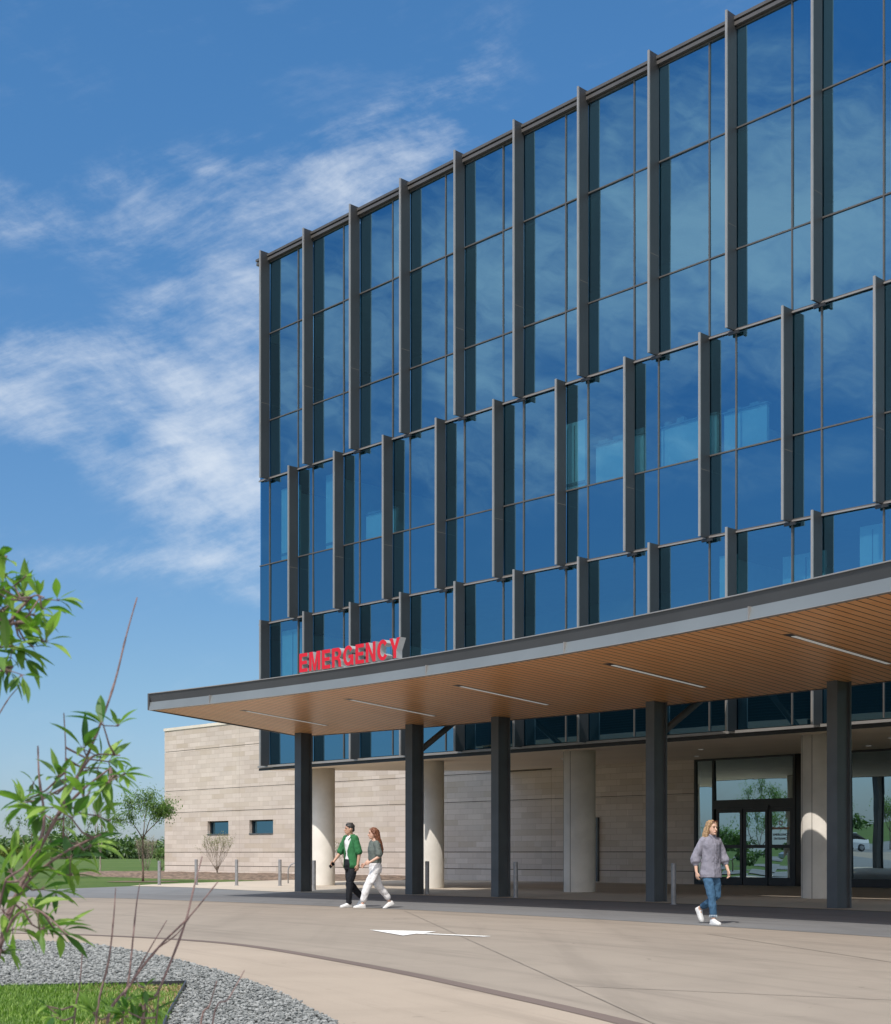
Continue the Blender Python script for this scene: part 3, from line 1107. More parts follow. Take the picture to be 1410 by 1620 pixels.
o = MB()
frame_bar(o, SD0 - 0.05, SD0 + 0.03, FL, 4.62)
frame_bar(o, SD1 - 0.04, SD1 + 0.04, FL, 4.62)
frame_bar(o, SD2 - 0.05, SD2 + 0.05, FL, 4.62)
frame_bar(o, SD1 + 0.04, SD2 - 0.05, 2.74, 3.06)
frame_bar(o, SD0 + 0.03, SD1 - 0.04, FL, 0.12)
frame_bar(o, SD1 + 0.04, SD2 - 0.05, 4.50, 4.61)
frame_bar(o, SD0 + 0.03, SD1 - 0.04, 4.50, 4.61)
for k in range(9):
    t = 16.1 + k * 1.9
    frame_bar(o, t - 0.04, t + 0.04, 0.30, 4.50)
frame_bar(o, 16.06, TFAR, FL, 0.30)
frame_bar(o, 16.06, TFAR, 4.50, 4.61)
o.box(12.3, 12.95, WY - 0.16, WY - 0.091, 2.70, 2.84)
o.build('storefront_frame', M['frame_dark'], H)
for t0, t1, z0, z1, tl in [(SD0 + 0.03, SD1 - 0.04, 0.12, 4.5, -0.03), (SD1 + 0.04, SD2 - 0.05, 3.06, 4.5, -0.026)] + [(16.14 + k * 1.9, 17.96 + k * 1.9, 0.30, 4.5, -0.055) for k in range(8)]:
    o = MB()
    d = [R.uniform(-0.006, 0.006) for _ in range(4)]
    o.face([(t0, WY + d[0] * 0.2, z0), (t1, WY + d[1] * 0.2, z0), (t1, WY + d[2] * 0.2 + tl, z1), (t0, WY + d[3] * 0.2 + tl, z1)])
    o.build('storefront_pane', M['glass_store'], H)


def stroke_text(body, size, mat, name, parent, loc, rot):
    cu = bpy.data.curves.new(name, 'FONT')
    cu.body = body
    cu.size = size
    cu.align_x = 'CENTER'
    cu.extrude = 0.002
    tmp = bpy.data.objects.new(name, cu)
    COL.objects.link(tmp)
    dg = bpy.context.evaluated_depsgraph_get()
    me = bpy.data.meshes.new_from_object(tmp.evaluated_get(dg))
    bpy.data.objects.remove(tmp)
    me.materials.clear()
    me.materials.append(mat)
    ob = bpy.data.objects.new(name, me)
    COL.objects.link(ob)
    ob.parent = parent
    ob.location = loc
    ob.rotation_euler = rot
    return ob


M['decal_orange'] = simple('logo_orange', (0.42, 0.21, 0.13), 0.6)
M['decal_grey'] = simple('decal_text', (0.16, 0.17, 0.19), 0.6)
for di, (t0, t1) in enumerate(((10.66, 11.78), (11.84, 12.86), (12.91, 13.87))):
    yo = 0.0 if di == 0 else -0.03
    o = MB()
    ys, ye = WY - 0.04 + yo, WY + 0.02 + yo
    sw = 0.10
    o.box(t0, t0 + sw, ys, ye, FL, 2.735)
    o.box(t1 - sw, t1, ys, ye, FL, 2.735)
    o.box(t0 + sw, t1 - sw, ys, ye, 2.60, 2.735)
    o.box(t0 + sw, t1 - sw, ys, ye, 1.33, 1.45)
    o.box(t0 + sw, t1 - sw, ys, ye, FL, 0.30)
    dr = o.build('sliding_door', M['frame_dark'], H)
    q = MB()
    for z0, z1 in ((0.30, 1.33), (1.45, 2.60)):
        d = [R.uniform(-0.003, 0.003) for _ in range(4)]
        q.face([(t0 + sw, ys + 0.03 + d[0], z0), (t1 - sw, ys + 0.03 + d[1], z0), (t1 - sw, ys + 0.03 + d[2], z1), (t0 + sw, ys + 0.03 + d[3], z1)])
    q.build('glass', M['glass_store'], dr)
    if di == 2:
        tc = (t0 + t1) / 2
        lg = MB()
        for k in range(10):
            a0, a1 = 2 * PI * k / 10, 2 * PI * (k + 0.6) / 10
            lg.face([(tc + 0.05 * math.cos(a0), ys + 0.02, 2.20 + 0.05 * math.sin(a0)), (tc + 0.05 * math.cos(a1), ys + 0.02, 2.20 + 0.05 * math.sin(a1)),
                     (tc + 0.09 * math.cos(a1), ys + 0.02, 2.20 + 0.09 * math.sin(a1)), (tc + 0.09 * math.cos(a0), ys + 0.02, 2.20 + 0.09 * math.sin(a0))])
        x = tc - 0.33
        for k in range(9):          # wordmark too small to read
            lg.box(x, x + 0.055, ys + 0.018, ys + 0.022, 1.98, 1.98 + (0.07 if k % 3 else 0.09))
            x += 0.075
        lg.build('logo', M['decal_orange'], dr)
        stroke_text('EMERGENCY', 0.115, M['decal_grey'], 'lettering', dr, (tc, ys + 0.02, 1.76), (PI / 2, 0, 0))
        stroke_text('ENTRANCE', 0.115, M['decal_grey'], 'lettering', dr, (tc, ys + 0.02, 1.62), (PI / 2, 0, 0))
np_ = MB().box(14.0, 16.05, WY - 0.06, WY + 0.05, FL, 4.61).build('notice_panel', M['black_panel'], H)
o = MB()
z = 2.26
line = 0
while z > 0.45:
    if line in (1, 6, 7, 12, 16, 17):
        line += 1
        z -= 0.055
        continue
    x = 14.22
    xe = 15.75 - R.uniform(0, 0.35)
    while x < xe:
        w = R.uniform(0.03, 0.12)
        o.box(x, x + w, WY - 0.064, WY - 0.061, z, z + 0.036)
        x += w + 0.025
    z -= 0.075
    line += 1
o.build('lettering', M['white_mark'], np_)
# lobby behind the glass
o = MB()
o.box(9.5, TFAR, WY + 0.3, 22, 0.0, 0.012, 0)
o.box(9.5, TFAR, 22, 22.1, 0, 4.6, 0)
o.build('lobby', M['interior_dark'], H)

# ------------------------------------------------------------------ stone wing
Sx = empty('stone_wing', 'low pale limestone wing with two small windows at the left of the glass hospital', 'building', (PX, PY, 0), TH)


def wall_cells(o, t0, t1, z0, z1, holes, y0=WY, y1=WY + 0.35, mi=0):
    ts = sorted({t0, t1, *[h[0] for h in holes], *[h[1] for h in holes]})
    zs = sorted({z0, z1, *[h[2] for h in holes], *[h[3] for h in holes]})
    for a, b in zip(ts, ts[1:]):
        for c, d in zip(zs, zs[1:]):
            if any(h[0] <= a and b <= h[1] and h[2] <= c and d <= h[3] for h in holes):
                continue
            o.box(a, b, y0, y1, c, d, mi)


WH = [(-21.85, -19.95, 2.10, 2.83), (-18.11, -16.10, 2.10, 2.83)]
courses = [(-0.1, 0.50), (0.50, 1.22), (1.22, 3.36), (3.36, 4.54), (4.54, 6.69), (6.69, 7.82)]
TL = -26.0
brk = [TL, -18.95, -11.8, -4.6, 2.6, SD0 - 0.06]
gapw = 0.028
o = MB()
for ci, (z0, z1) in enumerate(courses):
    for a, b in zip(brk, brk[1:]):
        if z0 > 4.5 and a > -1.0:
            continue
        bb = min(b, -0.02) if z0 > 4.5 else b
        zz = z1 - (gapw if ci < 5 else 0)
        if z0 < 4.5 < z1 + 0.1 and a > -1.0:
            zz = 4.62
        hs = [h for h in WH if h[0] > a and h[1] < bb and z0 < h[2] < z1]
        if not hs and any(z0 < h[2] < z1 and h[0] < bb and h[1] > a for h in WH):
            hs = [(max(a, h[0]), min(bb, h[1]), h[2], h[3]) for h in WH if h[0] < bb and h[1] > a]
        wall_cells(o, a, bb - 0.012, z0, zz, hs)
o.build('wall', M['stone'], Sx)
o = MB()
wall_cells(o, TL + 0.05, -0.03, -0.1, 7.8, [(h[0] - 0.02, h[1] + 0.02, h[2] - 0.02, h[3] + 0.02) for h in WH], WY + 0.05, WY + 0.30)
o.box(-0.03, SD0 - 0.08, WY + 0.05, WY + 0.30, -0.1, 4.6)
o.build('wall_backing', M['joint_dark'], Sx)
o = MB()
for ci, (z0, z1) in enumerate(courses):
    o.box(TL, TL + 0.35, WY + 0.351, WY + 18, z0, z1 - (gapw if ci < 5 else 0))
o.build('end_wall', M['stone'], Sx)
o = MB()
o.box(TL - 0.04, -0.03, WY - 0.04, WY + 0.40, 7.82, 7.97)
o.box(TL - 0.04, TL + 0.40, WY + 0.40, WY + 18, 7.82, 7.97)
o.build('coping', M['cast_stone'], Sx)
MB().box(TL + 0.36, -0.03, WY + 0.36, WY + 18, 7.3, 7.5).build('roof', M['roof'], Sx)
for h in WH:
    o = MB()
    o.face([(h[0] + 0.05, WY + 0.24, h[2]), (h[1] - 0.05, WY + 0.24, h[2]), (h[1] - 0.05, WY + 0.24, h[3]), (h[0] + 0.05, WY + 0.24, h[3])])
    w = o.build('window', M['glass_spandrel'], Sx)
    o = MB()
    o.box(h[0] + 0.002, h[0] + 0.06, WY + 0.16, WY + 0.29, h[2] + 0.002, h[3] - 0.002)
    o.box(h[1] - 0.06, h[1] - 0.002, WY + 0.16, WY + 0.29, h[2] + 0.002, h[3] - 0.002)
    o.box(h[0] + 0.06, h[1] - 0.06, WY + 0.16, WY + 0.29, h[3] - 0.07, h[3] - 0.002)
    o.build('frame', M['frame_dark'], w)
    o = MB()
    o.box(h[0] + 0.002, h[1] - 0.002, WY - 0.03, WY + 0.16, h[2] + 0.002, h[2] + 0.06)
    o.build('sill', M['steel'], w)
# tall slim metal cover on the shaded wall
tc0 = 4.95
MB().box(tc0, tc0 + 0.16, WY - 0.12, WY - 0.001, 0.05, 2.55).build('drain_cover', M['steel'], Sx)

# ------------------------------------------------------------------ canopy
K = empty('entrance_canopy', 'long curved drive-through canopy with a cedar board ceiling and slim grey fascia', 'canopy', (0, 0, 0))
A_L, A_R = 49.76, 16.0
NA = 90
angs = [A_R + (A_L - A_R) * k / NA for k in range(NA + 1)]


def strip_solid(o, prof, mi_list, twist_from=None):
    """sweep a closed (r, z) profile along the canopy curve"""
    n = len(prof)
    i0 = len(o.v)
    for a in angs:
        for r, z in prof:
            o.v.append(tuple(AP(a, r, z, True)))
    for k in range(NA):
        for j in range(n):
            a = i0 + k * n + j
            b = i0 + k * n + (j + 1) % n
            o.f.append((a, a + n, b + n, b))
            o.m.append(mi_list[j])
    o.f.append(tuple(i0 + j for j in range(n)))
    o.f.append(tuple(i0 + NA * n + j for j in reversed(range(n))))
    o.m += [mi_list[0]] * 2


ZF = Z_SOF
o = MB()
strip_solid(o, [(R_IN - 0.035, ZF - 0.012), (R_IN + 0.10, ZF - 0.012), (R_IN + 0.10, ZF + 0.185), (R_IN + 0.02, ZF + 0.185)], [1, 1, 1, 1])
strip_solid(o, [(R_IN - 0.045, ZF - 0.024), (R_IN + 0.06, ZF - 0.024), (R_IN + 0.06, ZF - 0.013), (R_IN - 0.045, ZF - 0.013)], [2, 2, 2, 2])
strip_solid(o, [(R_IN + 0.03, ZF + 0.187), (R_IN + 0.14, ZF + 0.187), (R_IN + 0.14, ZF + 0.385), (R_IN - 0.02, ZF + 0.385)], [0, 0, 0, 0])
strip_solid(o, [(R_IN - 0.04, ZF + 0.387), (R_IN + 0.20, ZF + 0.387), (R_IN + 0.20, ZF + 0.405), (R_IN - 0.04, ZF + 0.405)], [2, 2, 2, 2])
# end and rear fascias
o2 = MB()
pl, pr = AP(A_L, R_IN - 0.02, 0, True), AP(A_L, R_OUT, 0, True)
d = (pr - pl).normalized()
nrm = Vector((-d.y, d.x, 0))
if nrm.x > 0:
    nrm = -nrm
o.prism([pl, pr, pr + nrm * 0.05, pl + nrm * 0.05], ZF - 0.014, ZF + 0.40, 0)
strip_solid(o, [(R_OUT - 0.02, ZF - 0.014), (R_OUT + 0.06, ZF - 0.014), (R_OUT + 0.06, ZF + 0.82), (R_OUT - 0.02, ZF + 0.82)], [0, 0, 0, 0])
for k in range(10):
    z = ZF + 0.03 + k * 0.078
    strip_solid(o, [(R_OUT + 0.061, z), (R_OUT + 0.095, z), (R_OUT + 0.095, z + 0.035), (R_OUT + 0.061, z + 0.035)], [0, 0, 0, 0])
for a in (47.5, 40.3, 36.45, 32.2, 27.5):       # panel joints of the fascia
    p = AP(a, R_IN - 0.047)
    q = AP(a + 0.012, R_IN - 0.047)
    o.prism([p, q, AP(a + 0.012, R_IN + 0.1), AP(a, R_IN + 0.1)], ZF - 0.02, ZF + 0.187, 2)
o.build('fascia', [M['fascia_dark'], M['fascia_light'], M['trim']], K)
# soffit boards as one curved ceiling sheet with thickness, cut round the light slots is not needed: lights sit 4 mm proud
o = MB()
NRr = 12
for k in range(NA):
    for j in range(NRr):
        r0 = R_IN + 0.06 + (R_OUT - R_IN - 0.08) * j / NRr
        r1 = R_IN + 0.06 + (R_OUT - R_IN - 0.08) * (j + 1) / NRr
        o.face([AP(angs[k], r0, ZF, True), AP(angs[k], r1, ZF, True), AP(angs[k + 1], r1, ZF, True), AP(angs[k + 1], r0, ZF, True)])
o.build('ceiling', M['wood'], K)
o = MB()
strip_solid(o, [(R_IN + 0.15, ZF + 0.02), (R_OUT - 0.03, ZF + 0.02), (R_OUT - 0.03, ZF + 0.80), (R_IN + 0.15, ZF + 0.36)], [0] * 4)
o.build('roof', M['roof'], K)
# dark ribbed deck that bridges from the back of the canopy towards the building
o = MB()
dk = [48.9 - k * 1.1 for k in range(24)]
def toward(a, y):
    c, t = AP(a, 68.21), math.radians(a)
    d = Vector((math.cos(t), math.sin(t), 0))
    n = Vector((TY, -TX, 0))
    dist = (Vector((PX, PY, 0)) - c).dot(n) / d.dot(n) - y / abs(d.dot(n))
    return c + d * dist
for a, b in zip(dk, dk[1:]):
    q = [AP(a, 68.21), toward(a, 1.25 if a < 41 else 0.85), toward(b, 1.25 if b < 41 else 0.85), AP(b, 68.21)]
    o.prism([(p.x, p.y) for p in q], ZF + 0.70, ZF + 0.80)
    for k in range(9):
        s0, s1 = k / 9, (k + 0.45) / 9
        q2 = [q[0].lerp(q[1], s0), q[0].lerp(q[1], s1), q[3].lerp(q[2], s1), q[3].lerp(q[2], s0)]
        o.prism([(p.x, p.y) for p in q2], ZF + 0.65, ZF + 0.699)
o.build('deck', M['fin'], K)
for a in (47.72, 44.15, 40.72, 36.56, 32.45, 28.3):
    o = MB()
    def lp(s, r, z):
        p = AP(a, r, z, True)
        q = AP(a, r + 0.01, z, True)
        dd = (q - p).normalized()
        return p + Vector((-dd.y, dd.x, 0)) * s
    r0, r1 = 61.75, 65.85
    for (s0, s1, ra, rb, zz, mi) in ((-0.075, 0.075, r0 - 0.25, r1 + 0.04, 0.004, 1), (-0.045, 0.045, r0, r1, 0.010, 0)):
        P = [lp(s0, ra, ZF - zz), lp(s1, ra, ZF - zz), lp(s1, rb, ZF - zz), lp(s0, rb, ZF - zz)]
        Q = [p + Vector((0, 0, zz - 0.001)) for p in P]
        o.face(P[::-1], mi)
        for k in range(4):
            o.face([P[k], P[(k + 1) % 4], Q[(k + 1) % 4], Q[k]], mi)
    o.build('light_strip', [M['lens'], M['frame_dark']], K)


def local(a, r):
    c = AP(a, r)
    t = math.radians(a)
    def fn(p):        # local x radial (outwards), y tangential
        return Vector((c.x + p.x * math.cos(t) - p.y * math.sin(t), c.y + p.x * math.sin(t) + p.y * math.cos(t), p.z))
    return fn


def ang_of_u(u, r):
    lo, hi = 20.0, 52.0
    for _ in range(50):
        mid = (lo + hi) / 2
        p = AP(mid, r)
        if CX + F * p.x / p.y > u:
            lo = mid
        else:
            hi = mid
    return lo


COLA = [ang_of_u(u, 67.35) for u in (480, 656, 792.5, 1039, 1328)] + [32.1]
for a in COLA:
    o = MB()
    fn = local(a, 67.35)
    o.box(-0.235, -0.195, -0.13, 0.13, 0.012, ZF - 0.002, 0, fn)
    o.box(0.195, 0.235, -0.13, 0.13, 0.012, ZF - 0.002, 0, fn)
    o.box(-0.195, 0.195, -0.075, 0.075, 0.012, ZF - 0.002, 0, fn)
    o.box(-0.26, 0.26, -0.16, 0.16, 0.0105, 0.012, 0, fn)
    cobj = o.build('column', M['steel'], K)
    if a in COLA[1::2]:
        p0 = fn(Vector((0.2, 0, 4.0)))
        dirv = Vector((math.cos(math.radians(a)), math.sin(math.radians(a)), 0))
        # reaches the facade plane
        N = Vector((TY, -TX, 0))
        dist = (Vector((PX, PY, 0)) - Vector((p0.x, p0.y, 0))).dot(N) / dirv.dot(N) - 0.06
        p1 = p0 + dirv * dist + Vector((0, 0, 0.62 * dist))
        s = MB()
        s.tube([p0, p1], 0.085, 14)
        s.build('brace', M['steel'], cobj, smooth=True)

# ------------------------------------------------------------------ sign
GLY = {
    'E': (0.62, [[(0, 0), (0.62, 0), (0.62, 0.19), (0.21, 0.19), (0.21, 0.41), (0.58, 0.41), (0.58, 0.59), (0.21, 0.59), (0.21, 0.81), (0.61, 0.81), (0.61, 1), (0, 1)]]),
    'M': (0.84, [[(0, 0), (0.19, 0), (0.19, 0.72), (0.335, 0), (0.505, 0), (0.65, 0.72), (0.65, 0), (0.84, 0), (0.84, 1), (0.56, 1), (0.42, 0.33), (0.28, 1), (0, 1)]]),
    'N': (0.70, [[(0, 0), (0.20, 0), (0.20, 0.64), (0.50, 0), (0.70, 0), (0.70, 1), (0.50, 1), (0.50, 0.37), (0.20, 1), (0, 1)]]),
    'Y': (0.74, [[(0.265, 0), (0.475, 0), (0.475, 0.39), (0.74, 1), (0.51, 1), (0.37, 0.61), (0.23, 1), (0, 1), (0.265, 0.39)]]),
}


def arcp(cx, cy, rx, ry, a0, a1, n):
    return [(cx + rx * math.cos(math.radians(a0 + (a1 - a0) * k / n)), cy + ry * math.sin(math.radians(a0 + (a1 - a0) * k / n))) for k in range(n + 1)]


GLY['R'] = (0.70, [[(0, 0), (0.21, 0), (0.21, 0.38), (0.34, 0.38), (0.46, 0.33), (0.49, 0.0), (0.71, 0), (0.68, 0.06), (0.66, 0.30), (0.62, 0.40), (0.55, 0.46)] + arcp(0.42, 0.72, 0.27, 0.28, -55, 90, 10) + [(0, 1)],
                   [(0.21, 0.56), (0.21, 0.82)] + arcp(0.37, 0.69, 0.11, 0.13, 90, -90, 8)])
GLY['C'] = (0.74, [arcp(0.38, 0.5, 0.38, 0.52, 38, 325, 26) + [(0.50, 0.32)] + arcp(0.38, 0.5, 0.165, 0.33, 318, 42, 20) + [(0.50, 0.67)]])
GLY['G'] = (0.78, [arcp(0.38, 0.5, 0.38, 0.52, 38, 300, 24) + [(0.60, 0.11), (0.62, 0.0), (0.76, 0.0), (0.76, 0.54), (0.40, 0.54), (0.40, 0.36), (0.56, 0.36)]
                   + arcp(0.38, 0.5, 0.17, 0.335, 315, 45, 20) + [(0.50, 0.66)]])


def letter_mesh(ch, h, wide, depth):
    w, loops = GLY[ch]
    cu = bpy.data.curves.new('letter', 'CURVE')
    cu.dimensions = '2D'
    cu.fill_mode = 'BOTH'
    cu.extrude = depth / 2
    for lp_ in loops:
        sp = cu.splines.new('POLY')
        sp.points.add(len(lp_) - 1)
        for k, (x, y) in enumerate(lp_):
            sp.points[k].co = (x * h * wide, y * h, 0, 1)
        sp.use_cyclic_u = True
    tmp = bpy.data.objects.new('letter', cu)
    COL.objects.link(tmp)
    dg = bpy.context.evaluated_depsgraph_get()
    me = bpy.data.meshes.new_from_object(tmp.evaluated_get(dg))
    bpy.data.objects.remove(tmp)
    me.materials.clear()
    me.materials.append(M['silver'])
    me.materials.append(M['red'])
    for p in me.polygons:
        p.use_smooth = False
        p.material_index = 1 if p.normal.z > 0.9 else 0
    return me, w * h * wide


SG = empty('emergency_sign', 'raised red EMERGENCY letters with deep silver sides standing on the canopy edge', 'sign', AP(42.8, R_IN + 0.3, ZF + 0.41))
LH, LD, LR = 0.42, 0.16, R_IN + 0.16


a_s, a_e = ang_of_u(472.5, LR), ang_of_u(632, LR)
tot = math.radians(a_s - a_e) * LR
gap = 0.055
wide = (tot - gap * 8) / (sum(GLY[c][0] for c in 'EMERGENCY') * LH)
s = 0.0
inv = SG.matrix_world.copy()
bpy.context.view_layer.update()
for ch in 'EMERGENCY':
    me, w = letter_mesh(ch, LH, wide, LD)
    ob = bpy.data.objects.new('letter', me)
    COL.objects.link(ob)
    a = a_s - math.degrees(s / LR)
    p = AP(a, LR + LD / 2 + 0.02, ZF + 0.475)
    tdir = math.radians(a - math.degrees(w / 2 / LR)) - PI / 2
    ob.parent = SG
    ob.location = p - SG.location
    ob.rotation_euler = (PI / 2, 0, tdir)
    s += w + gap
rl = MB()
for z0, z1, rr in ((ZF + 0.36, ZF + 0.472, LR + 0.14),):
    P0 = [AP(a_s - (a_s - a_e) * (0.04 + 0.88 * k / 10), rr, z0) for k in range(11)]
    for k in range(10):
        a, b = P0[k], P0[k + 1]
        dd = Vector((b.x - a.x, b.y - a.y, 0)).normalized()
        nv = Vector((-dd.y, dd.x, 0)) * 0.06
        rl.prism([a - nv, b - nv, b + nv, a + nv], z0, z1)
ra = rl.build('raceway', M['silver'], SG)
ra.location = -SG.location

# ------------------------------------------------------------------ bollards
BOL = None
blab = ['steel bollard at the left end of the row, beside the sapling', 'steel bollard in front of the sparse shrub, second from the left', 'steel bollard in front of the stone wing beside the bike rack',
        'steel bollard just right of the first dark canopy column', 'steel bollard just right of the second dark canopy column', 'steel bollard just right of the third dark canopy column', 'steel bollard just right of the fourth dark canopy column']


def make_bollard(label):
    r = empty('bollard', label, 'bollard', (0, 0, 0), 0, 'steel bollards along the walkway')
    o = MB()
    n = 20
    rings = [[(s * math.cos(2 * PI * j / n), s * math.sin(2 * PI * j / n), z) for j in range(n)] for z, s in ((0.014, 0.057), (0.90, 0.057), (0.915, 0.054), (0.92, 0.045))]
    o.loft(rings)
    p = o.build('post', M['bollard'], r)
    q = MB()
    rings = [[(s * math.cos(2 * PI * j / n), s * math.sin(2 * PI * j / n), z) for j in range(n)] for z, s in ((0.001, 0.085), (0.011, 0.085), (0.013, 0.075))]
    q.loft(rings)
    q.build('base_plate', M['bollard'], r)
    return r


bpos = [gp(252, 1400.5), gp(310.5, 1400.6), gp(374.5, 1401.5), gp(443, 1402), gp(497, 1409), gp(676, 1415.5), gp(816, 1421), gp(1066, 1432)]
blab = ['steel bollard at the left end of the row, beside the mulch ring of the sapling', 'steel bollard second from the left, standing before the mulch bed', 'steel bollard in front of the sparse wall shrub',
        'steel bollard beside the bike rack, in front of the stone wing', 'steel bollard touching the right side of the leftmost dark canopy column', 'steel bollard behind the second dark canopy column from the left', 'steel bollard standing alone right of the third dark canopy column', 'steel bollard nearest the woman in the grey blouse']
for k, p in enumerate(bpos):
    if k == 0:
        BOL = make_bollard(blab[0])
        o = BOL
    else:
        o = BOL.copy()
        COL.objects.link(o)
        o['label'] = blab[k]
        for ch in list(BOL.children):
            c = ch.copy()
            COL.objects.link(c)
            c.parent = o
    o.location = (p.x, p.y, 0.0095 if k else -0.045)

# bike rack: bent tube loops by the wall
p = gp(456, 1398)
o = MB()
for dx in (0.0, 0.32):
    pts = [Vector((p.x + dx, p.y + dx * 0.4, 0.0))] + [Vector((p.x + dx + 0.30 * (1 - math.cos(t)), p.y + dx * 0.4, 0.48 + 0.30 * math.sin(t))) for t in [k * PI / 10 for k in range(11)]] + [Vector((p.x + dx + 0.60, p.y + dx * 0.4, 0.0))]
    o.tube(pts, 0.022, 8)
tag(o.build('bike_rack', M['bollard'], smooth=True), 'bent steel tube bike rack by the mulch beside the leftmost canopy column', 'bike rack')

# ------------------------------------------------------------------ plants
def leaf_quad(mb, p, d, up, L, W, fold=0.25):
    """a small folded leaf: four faces from base p along d"""
    d = d.normalized()
    s = d.cross(up)
    if s.length < 1e-3:
        s = d.orthogonal()
    s.normalize()
    n = s.cross(d)
    a = p
    m = p + d * L * 0.45
    t = p + d * L - n * L * 0.12
    l = m + s * W * 0.5 + n * W * fold
    r = m - s * W * 0.5 + n * W * fold
    i = len(mb.v)
    mb.v += [tuple(a), tuple(l), tuple(t), tuple(r), tuple(m)]
    mb.f += [(i, i + 4, i + 1), (i + 1, i + 4, i + 2), (i, i + 3, i + 4), (i + 3, i + 2, i + 4)]
    mb.m += [0] * 4


def rvec(rnd, zmin=-1.0):
    while True:
        v = Vector((rnd.uniform(-1, 1), rnd.uniform(-1, 1), rnd.uniform(-1, 1)))
        if 0.05 < v.length < 1 and v.normalized().z >= zmin:
            return v.normalized()


def grow(rnd, tw, tips, p, d, L, r, depth, spread=0.7, up=0.15, segs=3, mult=3, shrink=0.68):
    pts = [p]
    rad = [r]
    for k in range(segs):
        d = (d + rvec(rnd) * 0.16 + Vector((0, 0, up * 0.5))).normalized()
        p = p + d * L / segs
        pts.append(p)
        rad.append(r * (1 - 0.45 * (k + 1) / segs))
    tw.tube(pts, rad, 6 if r > 0.012 else 4)
    tips.append((p, d, depth))
    if depth == 0:
        return
    for k in range(mult):
        ax = rvec(rnd)
        nd = (d + (ax - d * ax.dot(d)).normalized() * rnd.uniform(spread * 0.6, spread * 1.3) + Vector((0, 0, up))).normalized()
        q = pts[-1] if k == 0 else pts[-2].lerp(pts[-1], rnd.uniform(0.2, 1.0))
        grow(rnd, tw, tips, q, nd, L * shrink * rnd.uniform(0.8, 1.15), r * 0.52, depth - 1, spread, up, segs, mult, shrink)


def sapling(name, label, cat, base, height, trunk_h, crown_w, leaf, bark, seed, nleaf, leaf_size, group=None, spread=0.75, mult=3, r0=None, stems=1, depth=3, up=0.18, lean=(0, 0), puff=0.0):
    rnd = random.Random(seed)
    root = empty(name, label, cat, base, 0, group)
    tw = MB()
    tips = []
    r0 = r0 or height * 0.011
    for s_ in range(stems):
        off = Vector((0, 0, 0)) if stems == 1 else Vector((rnd.uniform(-1, 1), rnd.uniform(-1, 1), 0)) * 0.12
        d0 = Vector((lean[0], lean[1], 1)) if stems == 1 else Vector((rnd.uniform(-0.4, 0.4), rnd.uniform(-0.4, 0.4), 1))
        d0.normalize()
        pts = [off + Vector((0, 0, -0.06))]
        for k in range(1, 6):
            pts.append(off + d0 * trunk_h * k / 5 + Vector((rnd.uniform(-1, 1), rnd.uniform(-1, 1), 0)) * 0.012 * height * 0.3)
        tw.tube(pts, [r0 * (1.25 if k == 0 else 1 - 0.06 * k) for k in range(6)], 8)
        L = (height - trunk_h) * 0.42
        for k in range(mult + 1):
            a = 2 * PI * (k + rnd.random() * 0.5) / (mult + 1)
            d = Vector((math.cos(a) * spread * crown_w / height * 1.4, math.sin(a) * spread * crown_w / height * 1.4, 0.8)).normalized()
            grow(rnd, tw, tips, pts[-1] - d0 * 0.05 * k * (height - trunk_h) * 0.3, d, L, r0 * 0.6, depth - 1, spread, up, 3, mult)
    tw.build('trunk', bark, root, smooth=True)
    if nleaf:
        lf = MB()
        ends = [t for t in tips if t[2] <= 1]
        for k in range(nleaf):
            p, d, dp = rnd.choice(ends)
            q = p - d * rnd.uniform(0, 0.3) * L + rvec(rnd) * (rnd.uniform(0.0, 0.34) * leaf_size * 4 + puff * rnd.random() ** 2)
            ld = (d * 0.3 + rvec(rnd) + Vector((0, 0, -0.35))).normalized()
            leaf_quad(lf, q, ld, Vector((0, 0, 1)), leaf_size * rnd.uniform(0.7, 1.25), leaf_size * rnd.uniform(0.3, 0.5))
        lf.build('crown', leaf, root)
    return root


b = gp(226, 1393.5)
sapling('sapling', 'young leafy tree with a slim trunk in the mulch ring left of the stone wing', 'tree', (b.x, b.y, -0.03), 4.2, 1.85, 2.6, M['leaf_tree'], M['bark'], 6, 4200, 0.12, spread=0.58, up=0.07, puff=0.5)
b = at(48, 1372, 72)
sapling('sapling', 'open leafy young tree in the field behind the shrub, leftmost of the slim trees', 'tree', (b.x, b.y, -0.05), 4.0, 1.4, 3.0, M['leaf_tree'], M['bark'], 9, 1100, 0.12, spread=0.9)
b = at(112, 1375, 70)
sapling('sapling', 'broad young tree partly hidden behind the green foreground shrub', 'tree', (b.x, b.y, -0.05), 4.2, 1.3, 4.2, M['leaf_tree'], M['bark'], 23, 1500, 0.12, spread=0.95)
b = gp(159, 1383, -0.05)
sapling('bare_tree', 'leafless pale grey young tree standing on the mulch left of the sapling', 'tree', (b.x, b.y, -0.05), 4.6, 1.2, 2.2, None, M['bark_pale'], 31, 0, 0.1, spread=0.42, mult=3, depth=4, up=0.28, r0=0.05)
b = at(230, 1378, 84)
sapling('bare_bush', 'bushy pale leafless shrub behind the trunk of the sapling', 'shrub', (b.x, b.y, -0.05), 2.6, 0.35, 1.9, M['leaf_olive'], M['bark_pale'], 37, 260, 0.09, spread=0.4, mult=4, stems=3, r0=0.02, up=0.3)
b = at(14, 1376, 68)
sapling('conical_bush', 'yellow green conical young evergreen at the left edge of the field', 'shrub', (b.x, b.y, -0.05), 1.8, 0.2, 1.2, M['leaf_conifer'], M['bark'], 41, 1900, 0.11, spread=0.5, mult=4, r0=0.03, up=0.3)
b = at(256, 1377, 88)
